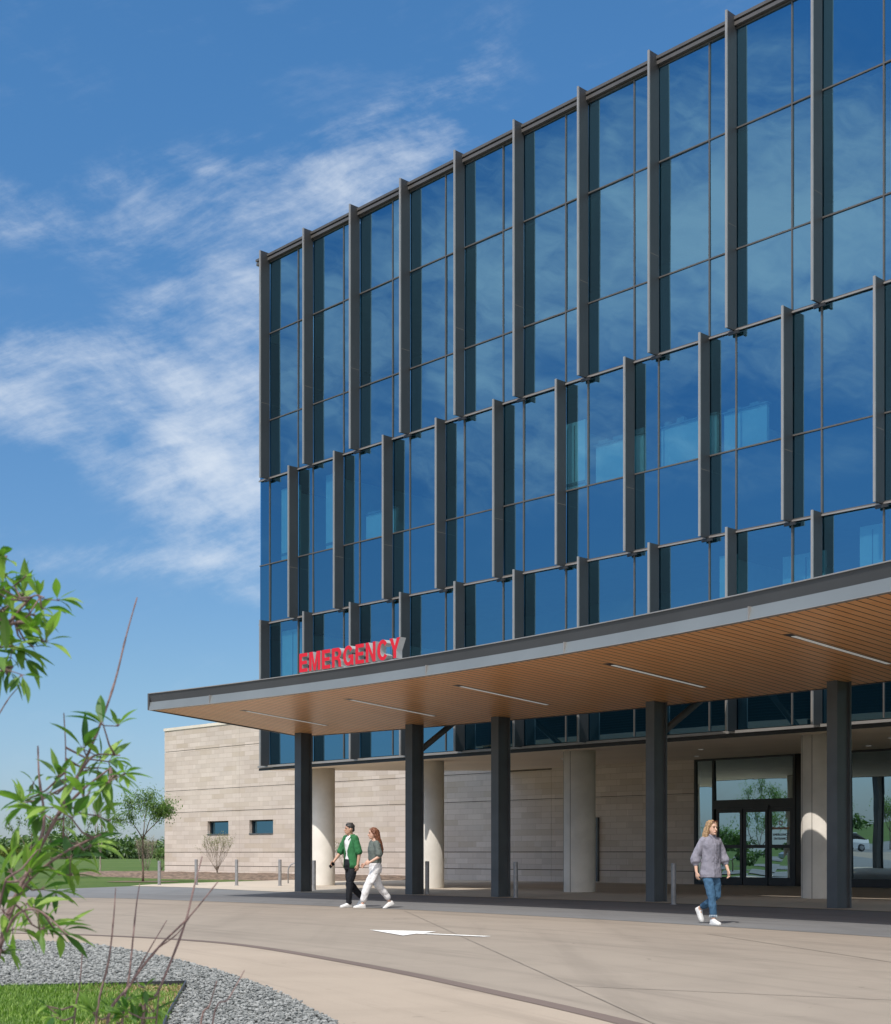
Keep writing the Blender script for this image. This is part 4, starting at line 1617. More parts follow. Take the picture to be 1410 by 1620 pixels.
sapling('green_bush', 'bright green bush at the corner of the stone wing', 'shrub', (b.x, b.y, -0.05), 1.9, 0.25, 1.3, M['leaf_tree'], M['bark'], 43, 800, 0.11, spread=0.6, mult=4, r0=0.025)
b = bw(-17.55, 10.2)
sapling('wall_shrub', 'sparse olive shrub with fanning bare stems under the stone wing windows', 'shrub', (b.x, b.y, 0.12), 2.35, 0.25, 1.8, M['leaf_olive'], M['bark_pale'], 47, 800, 0.085, spread=0.50, mult=3, stems=4, r0=0.022, up=0.25)
b = bw(-7.55, 10.2)
sapling('wall_shrub', 'sparse olive shrub against the stone wall, seen between the round column and the couple', 'shrub', (b.x, b.y, 0.12), 2.0, 0.25, 1.3, M['leaf_olive'], M['bark_pale'], 53, 420, 0.085, spread=0.5, mult=3, stems=3, r0=0.02, up=0.25)

# trees out on the west lawn: the glass mirrors them
for (x, y, h, sd, lab) in ((-27, 52, 3.9, 61, 'leafy young tree on the west lawn near the pale footpath'), (-33, 45.5, 3.2, 67, 'leafy young tree beside the parking court'),
                           (-41, 57, 4.6, 71, 'tallest leafy tree on the west lawn beyond the footpath'), (-52, 48, 4.0, 73, 'spreading tree at the far end of the west lawn'), (-57, 34, 5.2, 79, 'bushy tree at the back of the parking court'),
                           (-63, 38, 6.0, 83, 'farthest bushy tree behind the parked cars'), (-50, 30.5, 4.6, 89, 'low bushy tree beside the silver car')):
    sapling('lawn_tree', lab, 'tree', (x, y, -0.05), h, h * 0.3, h * 0.7, M['leaf_tree'], M['bark'], sd, 2200, 0.19, 'trees on the west lawn', spread=0.75, puff=0.7)


def far_wood():
    rnd = random.Random(3)
    mb = MB()
    for k in range(330):
        a = rnd.uniform(-2.0, 0.12)
        if rnd.random() < 0.55:
            a = rnd.uniform(-0.36, -0.08)
        dist = rnd.uniform(300, 380)
        h = rnd.uniform(2.6, 4.4) * (1.0 + 0.35 * math.sin(a * 23 + 1))
        w = h * rnd.uniform(0.5, 0.8)
        c = Vector((math.sin(a) * dist, math.cos(a) * dist, h * 0.5))
        nq = 130
        for j in range(nq):
            v = rvec(rnd) * rnd.uniform(0.55, 1.0)
            p = c + Vector((v.x * w, v.y * w, v.z * h * 0.55))
            leaf_quad(mb, p, rvec(rnd), Vector((0, 0, 1)), rnd.uniform(0.8, 1.5), rnd.uniform(0.6, 1.1))
    o = mb.build('far_wood', M['leaf_far'])
    o['kind'] = 'stuff'


far_wood()


def lance(mb, p, d, up, L, W, droop, rnd):
    """a long pointed leaf with a folded midrib, bending down towards its tip"""
    d = d.normalized()
    s = d.cross(up)
    if s.length < 1e-3:
        s = d.orthogonal()
    s.normalize()
    n = s.cross(d).normalized()
    prof = (0.06, 0.62, 0.98, 0.86, 0.5, 0.0)
    i0 = len(mb.v)
    q = Vector(p)
    cur = d.copy()
    K = len(prof)
    for k in range(K):
        w = W * 0.5 * prof[k]
        nn = s.cross(cur).normalized()
        mb.v += [tuple(q + s * w + nn * w * 0.35), tuple(q), tuple(q - s * w + nn * w * 0.35)]
        cur = (cur + Vector((0, 0, -droop / K)) + s * 0.02).normalized()
        q = q + cur * L / (K - 1)
    for k in range(K - 1):
        a = i0 + k * 3
        mb.f += [(a, a + 1, a + 4, a + 3), (a + 1, a + 2, a + 5, a + 4)]
        mb.m += [0, 0]


def cluster(mb, tw, p, stem_d, size, rnd, n=None):
    """leaves radiating from one node on short stalks"""
    n = n or rnd.choice((5, 5, 6, 7))
    d = stem_d.normalized()
    for k in range(n):
        ax = rvec(rnd)
        side = (ax - d * ax.dot(d)).normalized()
        ld = (d * rnd.uniform(0.25, 1.0) + side * rnd.uniform(0.6, 1.1) + Vector((0, 0, 0.15))).normalized()
        L = size * rnd.uniform(0.55, 1.15)
        q = p + ld * size * 0.12
        tw.tube([p, q], [0.0012, 0.0009], 4)
        lance(mb, q, ld, Vector((rnd.uniform(-.5, .5), rnd.uniform(-.5, .5), 1)).normalized(), L, L * rnd.uniform(0.24, 0.34), rnd.uniform(0.15, 1.1), rnd)


def px_path(P, D0, D1):
    n = len(P)
    return [at(u, y, D0 + (D1 - D0) * k / max(1, n - 1)) for k, (u, y) in enumerate(P)]


def front_shrub(label, name, cat, paths, clusters, D, seed, base, size, twcol):
    rnd = random.Random(seed)
    root = empty(name, label, cat, base)
    off = -Vector(base)
    tw, lf = MB(), MB()
    nodes = []
    for P, r0, r1, da, db in paths:
        pts = catmull([p + off for p in px_path(P, da, db)], 5)
        n = len(pts)
        rad = []
        for k in range(n):
            rr = r0 + (r1 - r0) * k / (n - 1)
            if k % 5 == 4:
                rr *= 1.25
            rad.append(rr)
        tw.tube(pts, rad, 7)
        nodes += pts
    for (u, y, sz, dd) in clusters:
        p = at(u, y, D + dd) + off
        near = min(nodes, key=lambda q: (q - p).length)
        d = (p - near)
        if d.length > 0.01:
            mid = near.lerp(p, 0.5) + Vector((0, 0, -0.01))
            tw.tube([near, mid, p], [0.0028, 0.0022, 0.0016], 5)
            sd = d.normalized()
        else:
            sd = Vector((0, 0, 1))
        cluster(lf, tw, p, (sd + rvec(rnd) * 0.5 + Vector((0.1, -0.1, 0.1))).normalized(), size * sz, rnd)
        if rnd.random() < 0.6:
            p2 = p + rvec(rnd) * 0.045
            tw.tube([p, p2], [0.0016, 0.0013], 4)
            cluster(lf, tw, p2, (sd + rvec(rnd) * 0.8).normalized(), size * sz * rnd.uniform(0.6, 0.95), rnd)
    tw.build('stem', twcol, root, smooth=True)
    if clusters:
        lf.build('foliage', M['leaf_front'], root)
    return root


D = 3.3
stem_main = ([(-60, 2120), (-40, 1800), (-22, 1600), (0, 1500), (14, 1442), (52, 1364), (92, 1288), (128, 1218), (158, 1148), (182, 1078), (200, 1005), (217, 945)], 0.0068, 0.0014, 3.2, 3.35)
side = [([(8, 1468), (40, 1400), (100, 1350), (160, 1320)], 0.004, 0.002, 3.25, 3.2),
        ([(55, 1360), (70, 1300), (62, 1230), (60, 1180)], 0.004, 0.0016, 3.25, 3.3),
        ([(92, 1290), (130, 1250), (175, 1215)], 0.0035, 0.0016, 3.28, 3.2),
        ([(0, 1500), (24, 1450), (60, 1440), (108, 1480)], 0.0035, 0.0016, 3.2, 3.1),
        ([(100, 1320), (104, 1200), (101, 1128)], 0.002, 0.0012, 3.3, 3.4),
        ([(128, 1220), (150, 1195), (190, 1195)], 0.003, 0.0014, 3.3, 3.25),
        ([(-22, 1600), (-10, 1480), (2, 1420), (10, 1390)], 0.004, 0.002, 3.2, 3.1)]
cl = []
rc = random.Random(77)
for (u, y, s_) in ((160, 1150, .8), (128, 1190, 1), (118, 1172, .9), (170, 1205, .9), (186, 1222, 1), (150, 1215, 1), (175, 1240, .8), (60, 1232, .8), (96, 1236, .9),
                   (78, 1255, 1), (48, 1262, .9), (30, 1268, .8), (105, 1262, 1), (130, 1262, .9), (70, 1285, 1), (118, 1290, .9), (150, 1285, .8), (92, 1320, .9), (125, 1332, 1),
                   (60, 1340, .8), (140, 1345, .9), (104, 1362, 1), (80, 1372, 1), (45, 1378, 1), (20, 1385, 1.1), (60, 1402, 1), (110, 1390, .8), (12, 1412, 1), (30, 1430, .8),
                   (55, 1440, .8), (92, 1478, .9), (60, 1475, 1), (45, 1502, 1), (20, 1472, .9), (10, 1500, .8), (0, 1395, 1), (4, 1445, 1), (190, 1200, .7)):
    cl.append((u + rc.uniform(-6, 6), y + rc.uniform(-6, 6), s_, rc.uniform(-0.18, 0.18)))
cl = [c for k, c in enumerate(cl) if k % 5 != 2]
base = at(-60, 2120, 3.2)
front_shrub('tall green lance-leaved shrub with one long bare shoot at the left edge, nearest the camera', 'foreground_shrub', 'shrub', [stem_main] + side, cl, D, 5, (base.x, base.y, 0.0), 0.092, M['twig'])
up = ([(-260, 2150), (-230, 1700), (-170, 1300), (-100, 1120), (-40, 1020), (10, 990), (40, 985), (62, 1000)], 0.010, 0.0022, 3.4, 3.2)
ups = [([(-40, 1020), (0, 950), (5, 905), (10, 880)], 0.004, 0.0016, 3.25, 3.2), ([(10, 990), (50, 945), (70, 945)], 0.003, 0.0014, 3.2, 3.15), ([(-40, 1020), (-10, 1060), (20, 1055)], 0.003, 0.0014, 3.25, 3.2),
       ([(-30, 1170), (-5, 1135), (14, 1105), (32, 1084)], 0.0022, 0.0008, 3.3, 3.3), ([(-100, 1120), (-60, 1150), (-30, 1170)], 0.003, 0.0022, 3.3, 3.3)]
cl = []
for (u, y, s_) in ((2, 892, 1), (12, 905, .9), (4, 930, 1), (18, 928, .7), (62, 945, .9), (70, 960, .8), (30, 965, 1), (45, 975, .9), (10, 955, 1), (8, 985, 1), (50, 1000, .9), (72, 1012, .9), (30, 1010, 1),
                   (20, 1032, .8), (55, 1025, .7), (4, 1020, 1), (2, 1055, .9), (18, 1058, .7), (-8, 970, 1.1), (-14, 925, 1.1), (-15, 1005, 1.1), (-10, 1040, 1)):
    cl.append((u + rc.uniform(-5, 5), y + rc.uniform(-5, 5), s_ * 0.9, rc.uniform(-0.15, 0.15)))
base = at(-260, 2150, 3.4)
front_shrub('leafy green branch reaching in at the left edge, above the tall shrub', 'foreground_shrub', 'shrub', [up] + ups, cl, 3.2, 8, (base.x, base.y, 0.0), 0.10, M['twig'])
bare = [([(190, 1950), (168, 1640), (205, 1560), (250, 1500), (300, 1450), (345, 1395)], 0.005, 0.0014, 3.6, 3.7), ([(215, 1950), (225, 1620), (250, 1570), (290, 1470), (308, 1400), (320, 1355)], 0.0048, 0.0014, 3.6, 3.8),
        ([(150, 1950), (150, 1640), (172, 1520), (180, 1450), (183, 1405)], 0.0040, 0.001, 3.6, 3.7), ([(195, 1950), (192, 1650), (205, 1540), (215, 1440), (221, 1398)], 0.0042, 0.001, 3.6, 3.8),
        ([(120, 1950), (117, 1640), (126, 1560), (131, 1500)], 0.0032, 0.001, 3.6, 3.6), ([(310, 1950), (316, 1640), (332, 1590), (343, 1552)], 0.0036, 0.0012, 3.6, 3.6),
        ([(310, 1950), (335, 1625), (362, 1580), (387, 1535)], 0.003, 0.001, 3.6, 3.7), ([(205, 1560), (232, 1510), (264, 1456)], 0.0025, 0.001, 3.65, 3.7), ([(250, 1500), (280, 1478), (300, 1452)], 0.002, 0.0008, 3.68, 3.7),
        ([(215, 1950), (248, 1610), (252, 1560)], 0.0028, 0.0012, 3.6, 3.5)]
cl = [(u, y, s_, rc.uniform(-.1, .1)) for u, y, s_ in ((228, 1562, .6), (205, 1580, .8), (225, 1590, .8), (200, 1600, .8), (242, 1600, .7), (150, 1605, .7), (85, 1608, .7), (180, 1612, .8), (230, 1615, .7), (75, 1592, .4))]
base = at(205, 1950, 3.6)
front_shrub('tangle of thin bare reddish stems with a few dark leaves low at the bottom left', 'bare_stem_shrub', 'shrub', bare, cl, 3.6, 15, (base.x, base.y, 0.0), 0.085, M['twig'])


# ------------------------------------------------------------------ parked cars on the court (mirrored in the lobby glass)
def car(label, loc, rz, paint):
    r = empty('parked_car', label, 'car', loc, rz, 'parked cars')
    hw = 0.88

    def section(x, zb, zt, w):
        return [Vector((x, -w, zb)), Vector((x, w, zb)), Vector((x, w, zb + (zt - zb) * 0.65)), Vector((x, w * 0.9, zt)), Vector((x, -w * 0.9, zt)), Vector((x, -w, zb + (zt - zb) * 0.65))]
    o = MB()
    o.loft([section(*q) for q in ((-2.2, 0.4, 0.75, 0.72), (-2.1, 0.28, 0.95, 0.84), (-1.2, 0.24, 1.0, hw), (0.9, 0.24, 0.98, hw), (1.9, 0.26, 0.82, 0.84), (2.2, 0.36, 0.66, 0.70))])
    o.build('body', paint, r)
    o = MB()
    o.loft([section(*q) for q in ((-1.9, 0.94, 1.0, 0.72), (-1.2, 0.96, 1.43, 0.66), (0.1, 0.96, 1.46, 0.66), (1.05, 0.93, 0.99, 0.74))])
    o.build('window', M['black_panel'], r)
    o = MB()
    o.loft([section(*q) for q in ((-1.25, 1.435, 1.47, 0.62), (0.1, 1.462, 1.50, 0.62))])
    o.build('roof', paint, r)
    for x in (-1.35, 1.35):
        for y in (-0.80, 0.80):
            o = MB()
            n = 18
            rings = [[(x + s * math.cos(2 * PI * j / n), y + dy, 0.32 + s * math.sin(2 * PI * j / n)) for j in range(n)] for dy, s in ((-0.10, 0.28), (-0.08, 0.32), (0.08, 0.32), (0.10, 0.28))]
            o.loft(rings)
            w = o.build('wheel', M['frame_dark'], r)
            q = MB()
            rings = [[(x + s * math.cos(2 * PI * j / n), y + dy, 0.32 + s * math.sin(2 * PI * j / n)) for j in range(n)] for dy, s in ((-0.112, 0.16), (-0.105, 0.2), (0.105, 0.2), (0.112, 0.16))]
            q.loft(rings)
            q.build('rim', M['bollard'], w)
    for y in (-0.6, 0.6):
        MB().box(2.02, 2.14, y - 0.14, y + 0.14, 0.60, 0.72).build('headlight', M['lens'], r)
    return r


WPAINT = simple('white_car_paint', (0.75, 0.76, 0.77), 0.25, 0, 0.02)
SPAINT = simple('silver_car_paint', (0.42, 0.44, 0.46), 0.3, 0.5, 0.02)
car('white car parked on the court west of the drive', (-43, 36.2, -0.005), math.radians(70), WPAINT)
car('silver car parked on the court west of the drive', (-46.5, 37.0, -0.005), math.radians(70), SPAINT)

# ------------------------------------------------------------------ people
def ring_tube(mb, pts, rad, n=14, flat=1.0, mi=0):
    """tube with rounded ends (extra shrinking rings), for voxel joining"""
    pts = [Vector(p) for p in pts]
    d0 = (pts[0] - pts[1]).normalized()
    d1 = (pts[-1] - pts[-2]).normalized()
    P = [pts[0] + d0 * rad[0] * 0.85, pts[0] + d0 * rad[0] * 0.5] + pts + [pts[-1] + d1 * rad[-1] * 0.5, pts[-1] + d1 * rad[-1] * 0.85]
    Rr = [rad[0] * 0.45, rad[0] * 0.85] + list(rad) + [rad[-1] * 0.85, rad[-1] * 0.45]
    mb.tube(P, Rr, n, mi)


def oval(c, rx, ry, yaw=0.0, n=24, tilt=0.0):
    """ring in a roughly horizontal plane: rx fore-aft, ry left-right"""
    c = Vector(c)
    out = []
    for j in range(n):
        a = 2 * PI * j / n
        x, y = rx * math.cos(a), ry * math.sin(a)
        out.append(c + Vector((x * math.cos(yaw) - y * math.sin(yaw), x * math.sin(yaw) + y * math.cos(yaw), tilt * x)))
    return out


def fuse(mb, name, mat, parent, voxel, smooth=6, fac=0.5):
    folds = {'hair': (0.022, 0.03), 'trousers': (0.026, 0.10), 'jeans': (0.022, 0.09), 'tee_shirt': (0.022, 0.10), 'blouse': (0.020, 0.10), 'sleeve': (0.024, 0.08)}.get(name)
    me = mb.mesh(name + '_raw', [mat])
    tmp = bpy.data.objects.new(name, me)
    COL.objects.link(tmp)
    rm = tmp.modifiers.new('r', 'REMESH')
    rm.mode = 'VOXEL'
    rm.voxel_size = voxel
    sm = tmp.modifiers.new('s', 'SMOOTH')
    sm.iterations = smooth
    sm.factor = fac
    if folds:
        tx = bpy.data.textures.new('folds', 'CLOUDS')
        tx.noise_scale = folds[1]
        tx.noise_depth = 2
        dm = tmp.modifiers.new('d', 'DISPLACE')
        dm.texture = tx
        dm.strength = folds[0]
        dm.mid_level = 0.5
    dg = bpy.context.evaluated_depsgraph_get()
    m2 = bpy.data.meshes.new_from_object(tmp.evaluated_get(dg))
    m2.name = name
    bpy.data.objects.remove(tmp)
    m2.materials.clear()
    m2.materials.append(mat)
    m2.polygons.foreach_set('use_smooth', [True] * len(m2.polygons))
    o = bpy.data.objects.new(name, m2)
    COL.objects.link(o)
    if parent:
        o.parent = parent
    return o


def cloth(name, c, rough=0.85, wr=0.6, sc=9.0, var=0.12, weave=None):
    m, nt, b = new_mat(name)
    v = coords(nt)
    f = noi(nt, v, 7, 4)
    nt.links.new(mixc(nt, ramp(nt, f, 0.3, 0.7), tuple(x * (1 - var) for x in c), tuple(min(1, x * (1 + var)) for x in c)), b.inputs['Base Color'])
    b.inputs['Roughness'].default_value = rough
    b.inputs['Specular IOR Level'].default_value = 0.2
    h = noi(nt, coords(nt, 'Object', (1, 1, 0.45), (0.4, 0.3, 0)), sc, 3, 0.5, 0.8)
    bump(nt, b, h, wr, 0.05)
    return m


def skin_mat(name, c):
    m, nt, b = new_mat(name)
    b.inputs['Base Color'].default_value = (*c, 1)
    b.inputs['Roughness'].default_value = 0.5
    b.inputs['Subsurface Weight'].default_value = 0.12
    b.inputs['Subsurface Radius'].default_value = (0.01, 0.004, 0.002)
    b.inputs['Subsurface Scale'].default_value = 0.5
    return m


def hair_mat(name, c1, c2):
    m, nt, b = new_mat(name)
    v = coords(nt, 'Object', (90, 90, 6))
    nt.links.new(mixc(nt, ramp(nt, noi(nt, v, 1, 3), 0.3, 0.7), c1, c2), b.inputs['Base Color'])
    b.inputs['Roughness'].default_value = 0.45
    bump(nt, b, noi(nt, v, 1, 2), 0.6, 0.01)
    return m


EYE = simple('eye_dark', (0.02, 0.015, 0.012), 0.2)
LIP = simple('lip', (0.36, 0.12, 0.10), 0.5)
SHOE = simple('white_shoe', (0.72, 0.71, 0.70), 0.6, 0, 0.05)
SOLE = simple('shoe_sole', (0.60, 0.59, 0.57), 0.7)


def hand(mb, wrist, d, palm, curl, side, s=1.0):
    """d: wrist to knuckles, palm: direction the palm faces, side: +1 thumb towards d x palm"""
    d = Vector(d).normalized()
    palm = Vector(palm)
    palm = (palm - d * palm.dot(d)).normalized()
    w = d.cross(palm) * side
    wrist = Vector(wrist)
    rings = []
    for t, hw, th in ((-0.01, 0.024, 0.020), (0.02, 0.033, 0.017), (0.055, 0.041, 0.015), (0.085, 0.040, 0.012)):
        c = wrist + d * t * s
        rings.append([c + (w * hw * math.cos(2 * PI * j / 14) + palm * th * math.sin(2 * PI * j / 14)) * s for j in range(14)])
    mb.loft(rings)
    for k, (off, L) in enumerate(((0.031, 0.066), (0.011, 0.075), (-0.010, 0.070), (-0.030, 0.055))):
        p = wrist + (d * 0.08 + w * off) * s
        pts = [p]
        dd = d.copy()
        for j in range(3):
            dd = (dd * math.cos(curl * (0.7 + 0.5 * j)) + palm * math.sin(curl * (0.7 + 0.5 * j))).normalized()
            pts.append(pts[-1] + dd * L * s * (0.42, 0.32, 0.26)[j])
        ring_tube(mb, pts, [0.0095 * s, 0.009 * s, 0.0085 * s, 0.0075 * s], 8)
    p = wrist + (d * 0.025 + w * 0.028) * s
    q = p + (d * 0.03 + w * 0.022 + palm * 0.012) * s
    ring_tube(mb, [p, q, q + (d * 0.030 + palm * 0.012) * s], [0.013 * s, 0.011 * s, 0.009 * s], 8)


def head_parts(mb, root_p, yaw, pitch, s, fem):
    """adds neck + head to mb; returns transform head-local -> person-local. head-local origin = head centre"""
    Rm = Matrix.Rotation(yaw, 3, 'Z') @ Matrix.Rotation(pitch, 3, 'Y')
    c = Vector(root_p)

    def T(x, y, z):
        return c + Rm @ (Vector((x, y, z)) * s)
    i = len(mb.v)
    jw = 0.9 if fem else 1.0
    # stacked profile rings from crown to chin: (z, front, back, half width)
    prof = [(0.118, 0.022, -0.035, 0.028), (0.110, 0.050, -0.064, 0.050), (0.090, 0.076, -0.086, 0.066), (0.06, 0.091, -0.099, 0.075), (0.03, 0.095, -0.102, 0.077), (0.005, 0.090, -0.100, 0.0765),
            (-0.02, 0.092, -0.093, 0.074), (-0.045, 0.090, -0.080, 0.069), (-0.07, 0.090, -0.060, 0.061 * jw), (-0.09, 0.088, -0.040, 0.051 * jw), (-0.108, 0.080, -0.015, 0.036 * jw), (-0.118, 0.065, 0.0, 0.022)]
    rings = []
    for z, f, b_, w in prof:
        ring = []
        for j in range(24):
            a = 2 * PI * j / 24
            ca, sa = math.cos(a), math.sin(a)
            x = (f + b_) / 2 + (f - b_) / 2 * ca
            y = w * sa * (1 - 0.12 * max(0, ca) ** 2)
            ring.append(T(x, y, z))
        rings.append(ring)
    mb.loft(rings)
    ring_tube(mb, [T(0.088, 0, 0.012), T(0.103, 0, -0.018), T(0.112, 0, -0.032)], [0.009 * s, 0.012 * s, 0.015 * s], 10)
    mb.ball(T(0.090, 0, -0.062), 0.016 * s, 0.026 * s, 0.012 * s, rot=Rm)
    mb.ball(T(0.082, 0, -0.100), 0.016 * s, 0.022 * s, 0.016 * s, rot=Rm)
    mb.ball(T(0.080, 0, 0.032), 0.018 * s, 0.050 * s, 0.010 * s, rot=Rm)
    for sg in (-1, 1):
        mb.ball(T(-0.005, sg * 0.079, -0.012), 0.020 * s, 0.010 * s, 0.032 * s, rot=Rm)
    return T, Rm


def face_bits(T, Rm, s, parent, brow_mat):
    for sg in (-1, 1):
        o = MB()
        o.ball(T(0.0865, sg * 0.031, 0.010), 0.008 * s, 0.013 * s, 0.0065 * s, rot=Rm)
        o.build('eye', EYE, parent, smooth=True)
        o = MB()
        ring_tube(o, [T(0.093, sg * 0.018, 0.030), T(0.092, sg * 0.032, 0.034), T(0.083, sg * 0.048, 0.030)], [0.004 * s, 0.0045 * s, 0.003 * s], 6)
        o.build('eyebrow', brow_mat, parent, smooth=True)
    o = MB()
    ring_tube(o, [T(0.094, -0.022, -0.063), T(0.103, 0, -0.062), T(0.094, 0.022, -0.063)], [0.004 * s, 0.0065 * s, 0.004 * s], 8)
    o.build('mouth', LIP, parent, smooth=True)


def shoe(heel, toe_dir, pitch, parent, s=1.0, mat=None):
    """heel: ankle-base point on the sole under the ankle; pitch>0 lifts the heel (toe down)"""
    td = Vector((toe_dir[0], toe_dir[1], 0)).normalized()
    sd = Vector((-td.y, td.x, 0))
    Rp = Matrix.Rotation(pitch, 3, sd)
    h = Vector(heel)

    def T(x, y, z):
        return h + Rp @ (td * x * s + sd * y * s + Vector((0, 0, z * s)))
    o = MB()
    rings = []
    for x, w, z1 in ((-0.075, 0.018, 0.055), (-0.068, 0.030, 0.085), (-0.03, 0.037, 0.100), (0.015, 0.040, 0.100), (0.06, 0.043, 0.075), (0.11, 0.047, 0.058), (0.15, 0.044, 0.048), (0.178, 0.032, 0.038), (0.192, 0.014, 0.026)):
        ring = []
        for j in range(16):
            a = 2 * PI * j / 16
            y = w * math.cos(a)
            zz = z1 / 2 + z1 / 2 * math.sin(a)
            zz = max(zz, 0.012)
            if abs(math.cos(a)) > 0.7 and zz < z1 * 0.6:
                y = w * math.copysign(1, math.cos(a)) * 0.97
            ring.append(T(x, y, zz))
        rings.append(ring)
    o.loft(rings)
    ob = o.build('shoe', mat or SHOE, parent, smooth=True)
    q = MB()
    rings = []
    for x, w in ((-0.079, 0.018), (-0.070, 0.033), (-0.03, 0.040), (0.015, 0.041), (0.06, 0.045), (0.11, 0.050), (0.15, 0.047), (0.182, 0.033), (0.196, 0.013)):
        rings.append([T(x, -w, 0.0), T(x, w, 0.0), T(x, w, 0.022), T(x, -w, 0.022)])
    q.loft(rings)
    q.build('sole', SOLE, ob)
    return T(0, 0, 0.085)


def limb(mb, a, b_, c, ra, rb, rc, n=14):
    a, b_, c = Vector(a), Vector(b_), Vector(c)
    ring_tube(mb, [a, a.lerp(b_, 0.5), b_.lerp(a, 0.08), b_, b_.lerp(c, 0.08), b_.lerp(c, 0.35), c],
              [ra, (ra + rb) / 2 * 1.02, rb * 1.02, rb, rb * 1.0, (rb * 0.62 + rc * 0.38) * 1.06, rc], n)


def torso(mb, hips, chest, yaw_h, yaw_c, wid, dep, s=1.0):
    """stacked ovals from crotch to neck base; hips/chest are centres"""
    hz, cz = Vector(hips), Vector(chest)
    rows = [(-0.10, 0.10, 0.135), (-0.05, 0.118, 0.165), (0.0, 0.122, 0.172), (0.08, 0.112, 0.155), (0.17, 0.102, 0.140), (0.27, 0.110, 0.152), (0.38, 0.118, 0.172), (0.46, 0.108, 0.182), (0.52, 0.085, 0.168), (0.56, 0.062, 0.105), (0.60, 0.055, 0.062)]
    rings = []
    for z, d, w in rows:
        t = max(0, min(1, z / 0.5))
        c = hz.lerp(cz, t)
        c.z = hz.z + z * s
        rings.append(oval(c, d * dep * s, w * wid * s, yaw_h + (yaw_c - yaw_h) * t))
    mb.loft(rings)


def place(o, loc, heading):
    o.location = loc
    o.rotation_euler = (0, 0, heading)


def open_shell(name, mat, parent, rows, thick, yaw_of=lambda z: 0.0, n=30):
    """garment shell open at the front; rows: (cx, cy, z, rx, ry, half opening angle)"""
    o = MB()
    rings = []
    for cx, cy, z, rx, ry, op in rows:
        outer, inner = [], []
        for j in range(n + 1):
            a = op + (2 * PI - 2 * op) * j / n
            wv = 1 + 0.02 * math.sin(a * 5 + z * 17)
            yw = yaw_of(z)
            for lst, k in ((outer, 1.0), (inner, 0.0)):
                x = (rx * wv - thick * (1 - k)) * math.cos(a)
                y = (ry * wv - thick * (1 - k)) * math.sin(a)
                lst.append(Vector((cx + x * math.cos(yw) - y * math.sin(yw), cy + x * math.sin(yw) + y * math.cos(yw), z)))
        rings.append(outer + inner[::-1])
    o.loft(rings)
    return o.build(name, mat, parent, smooth=True)


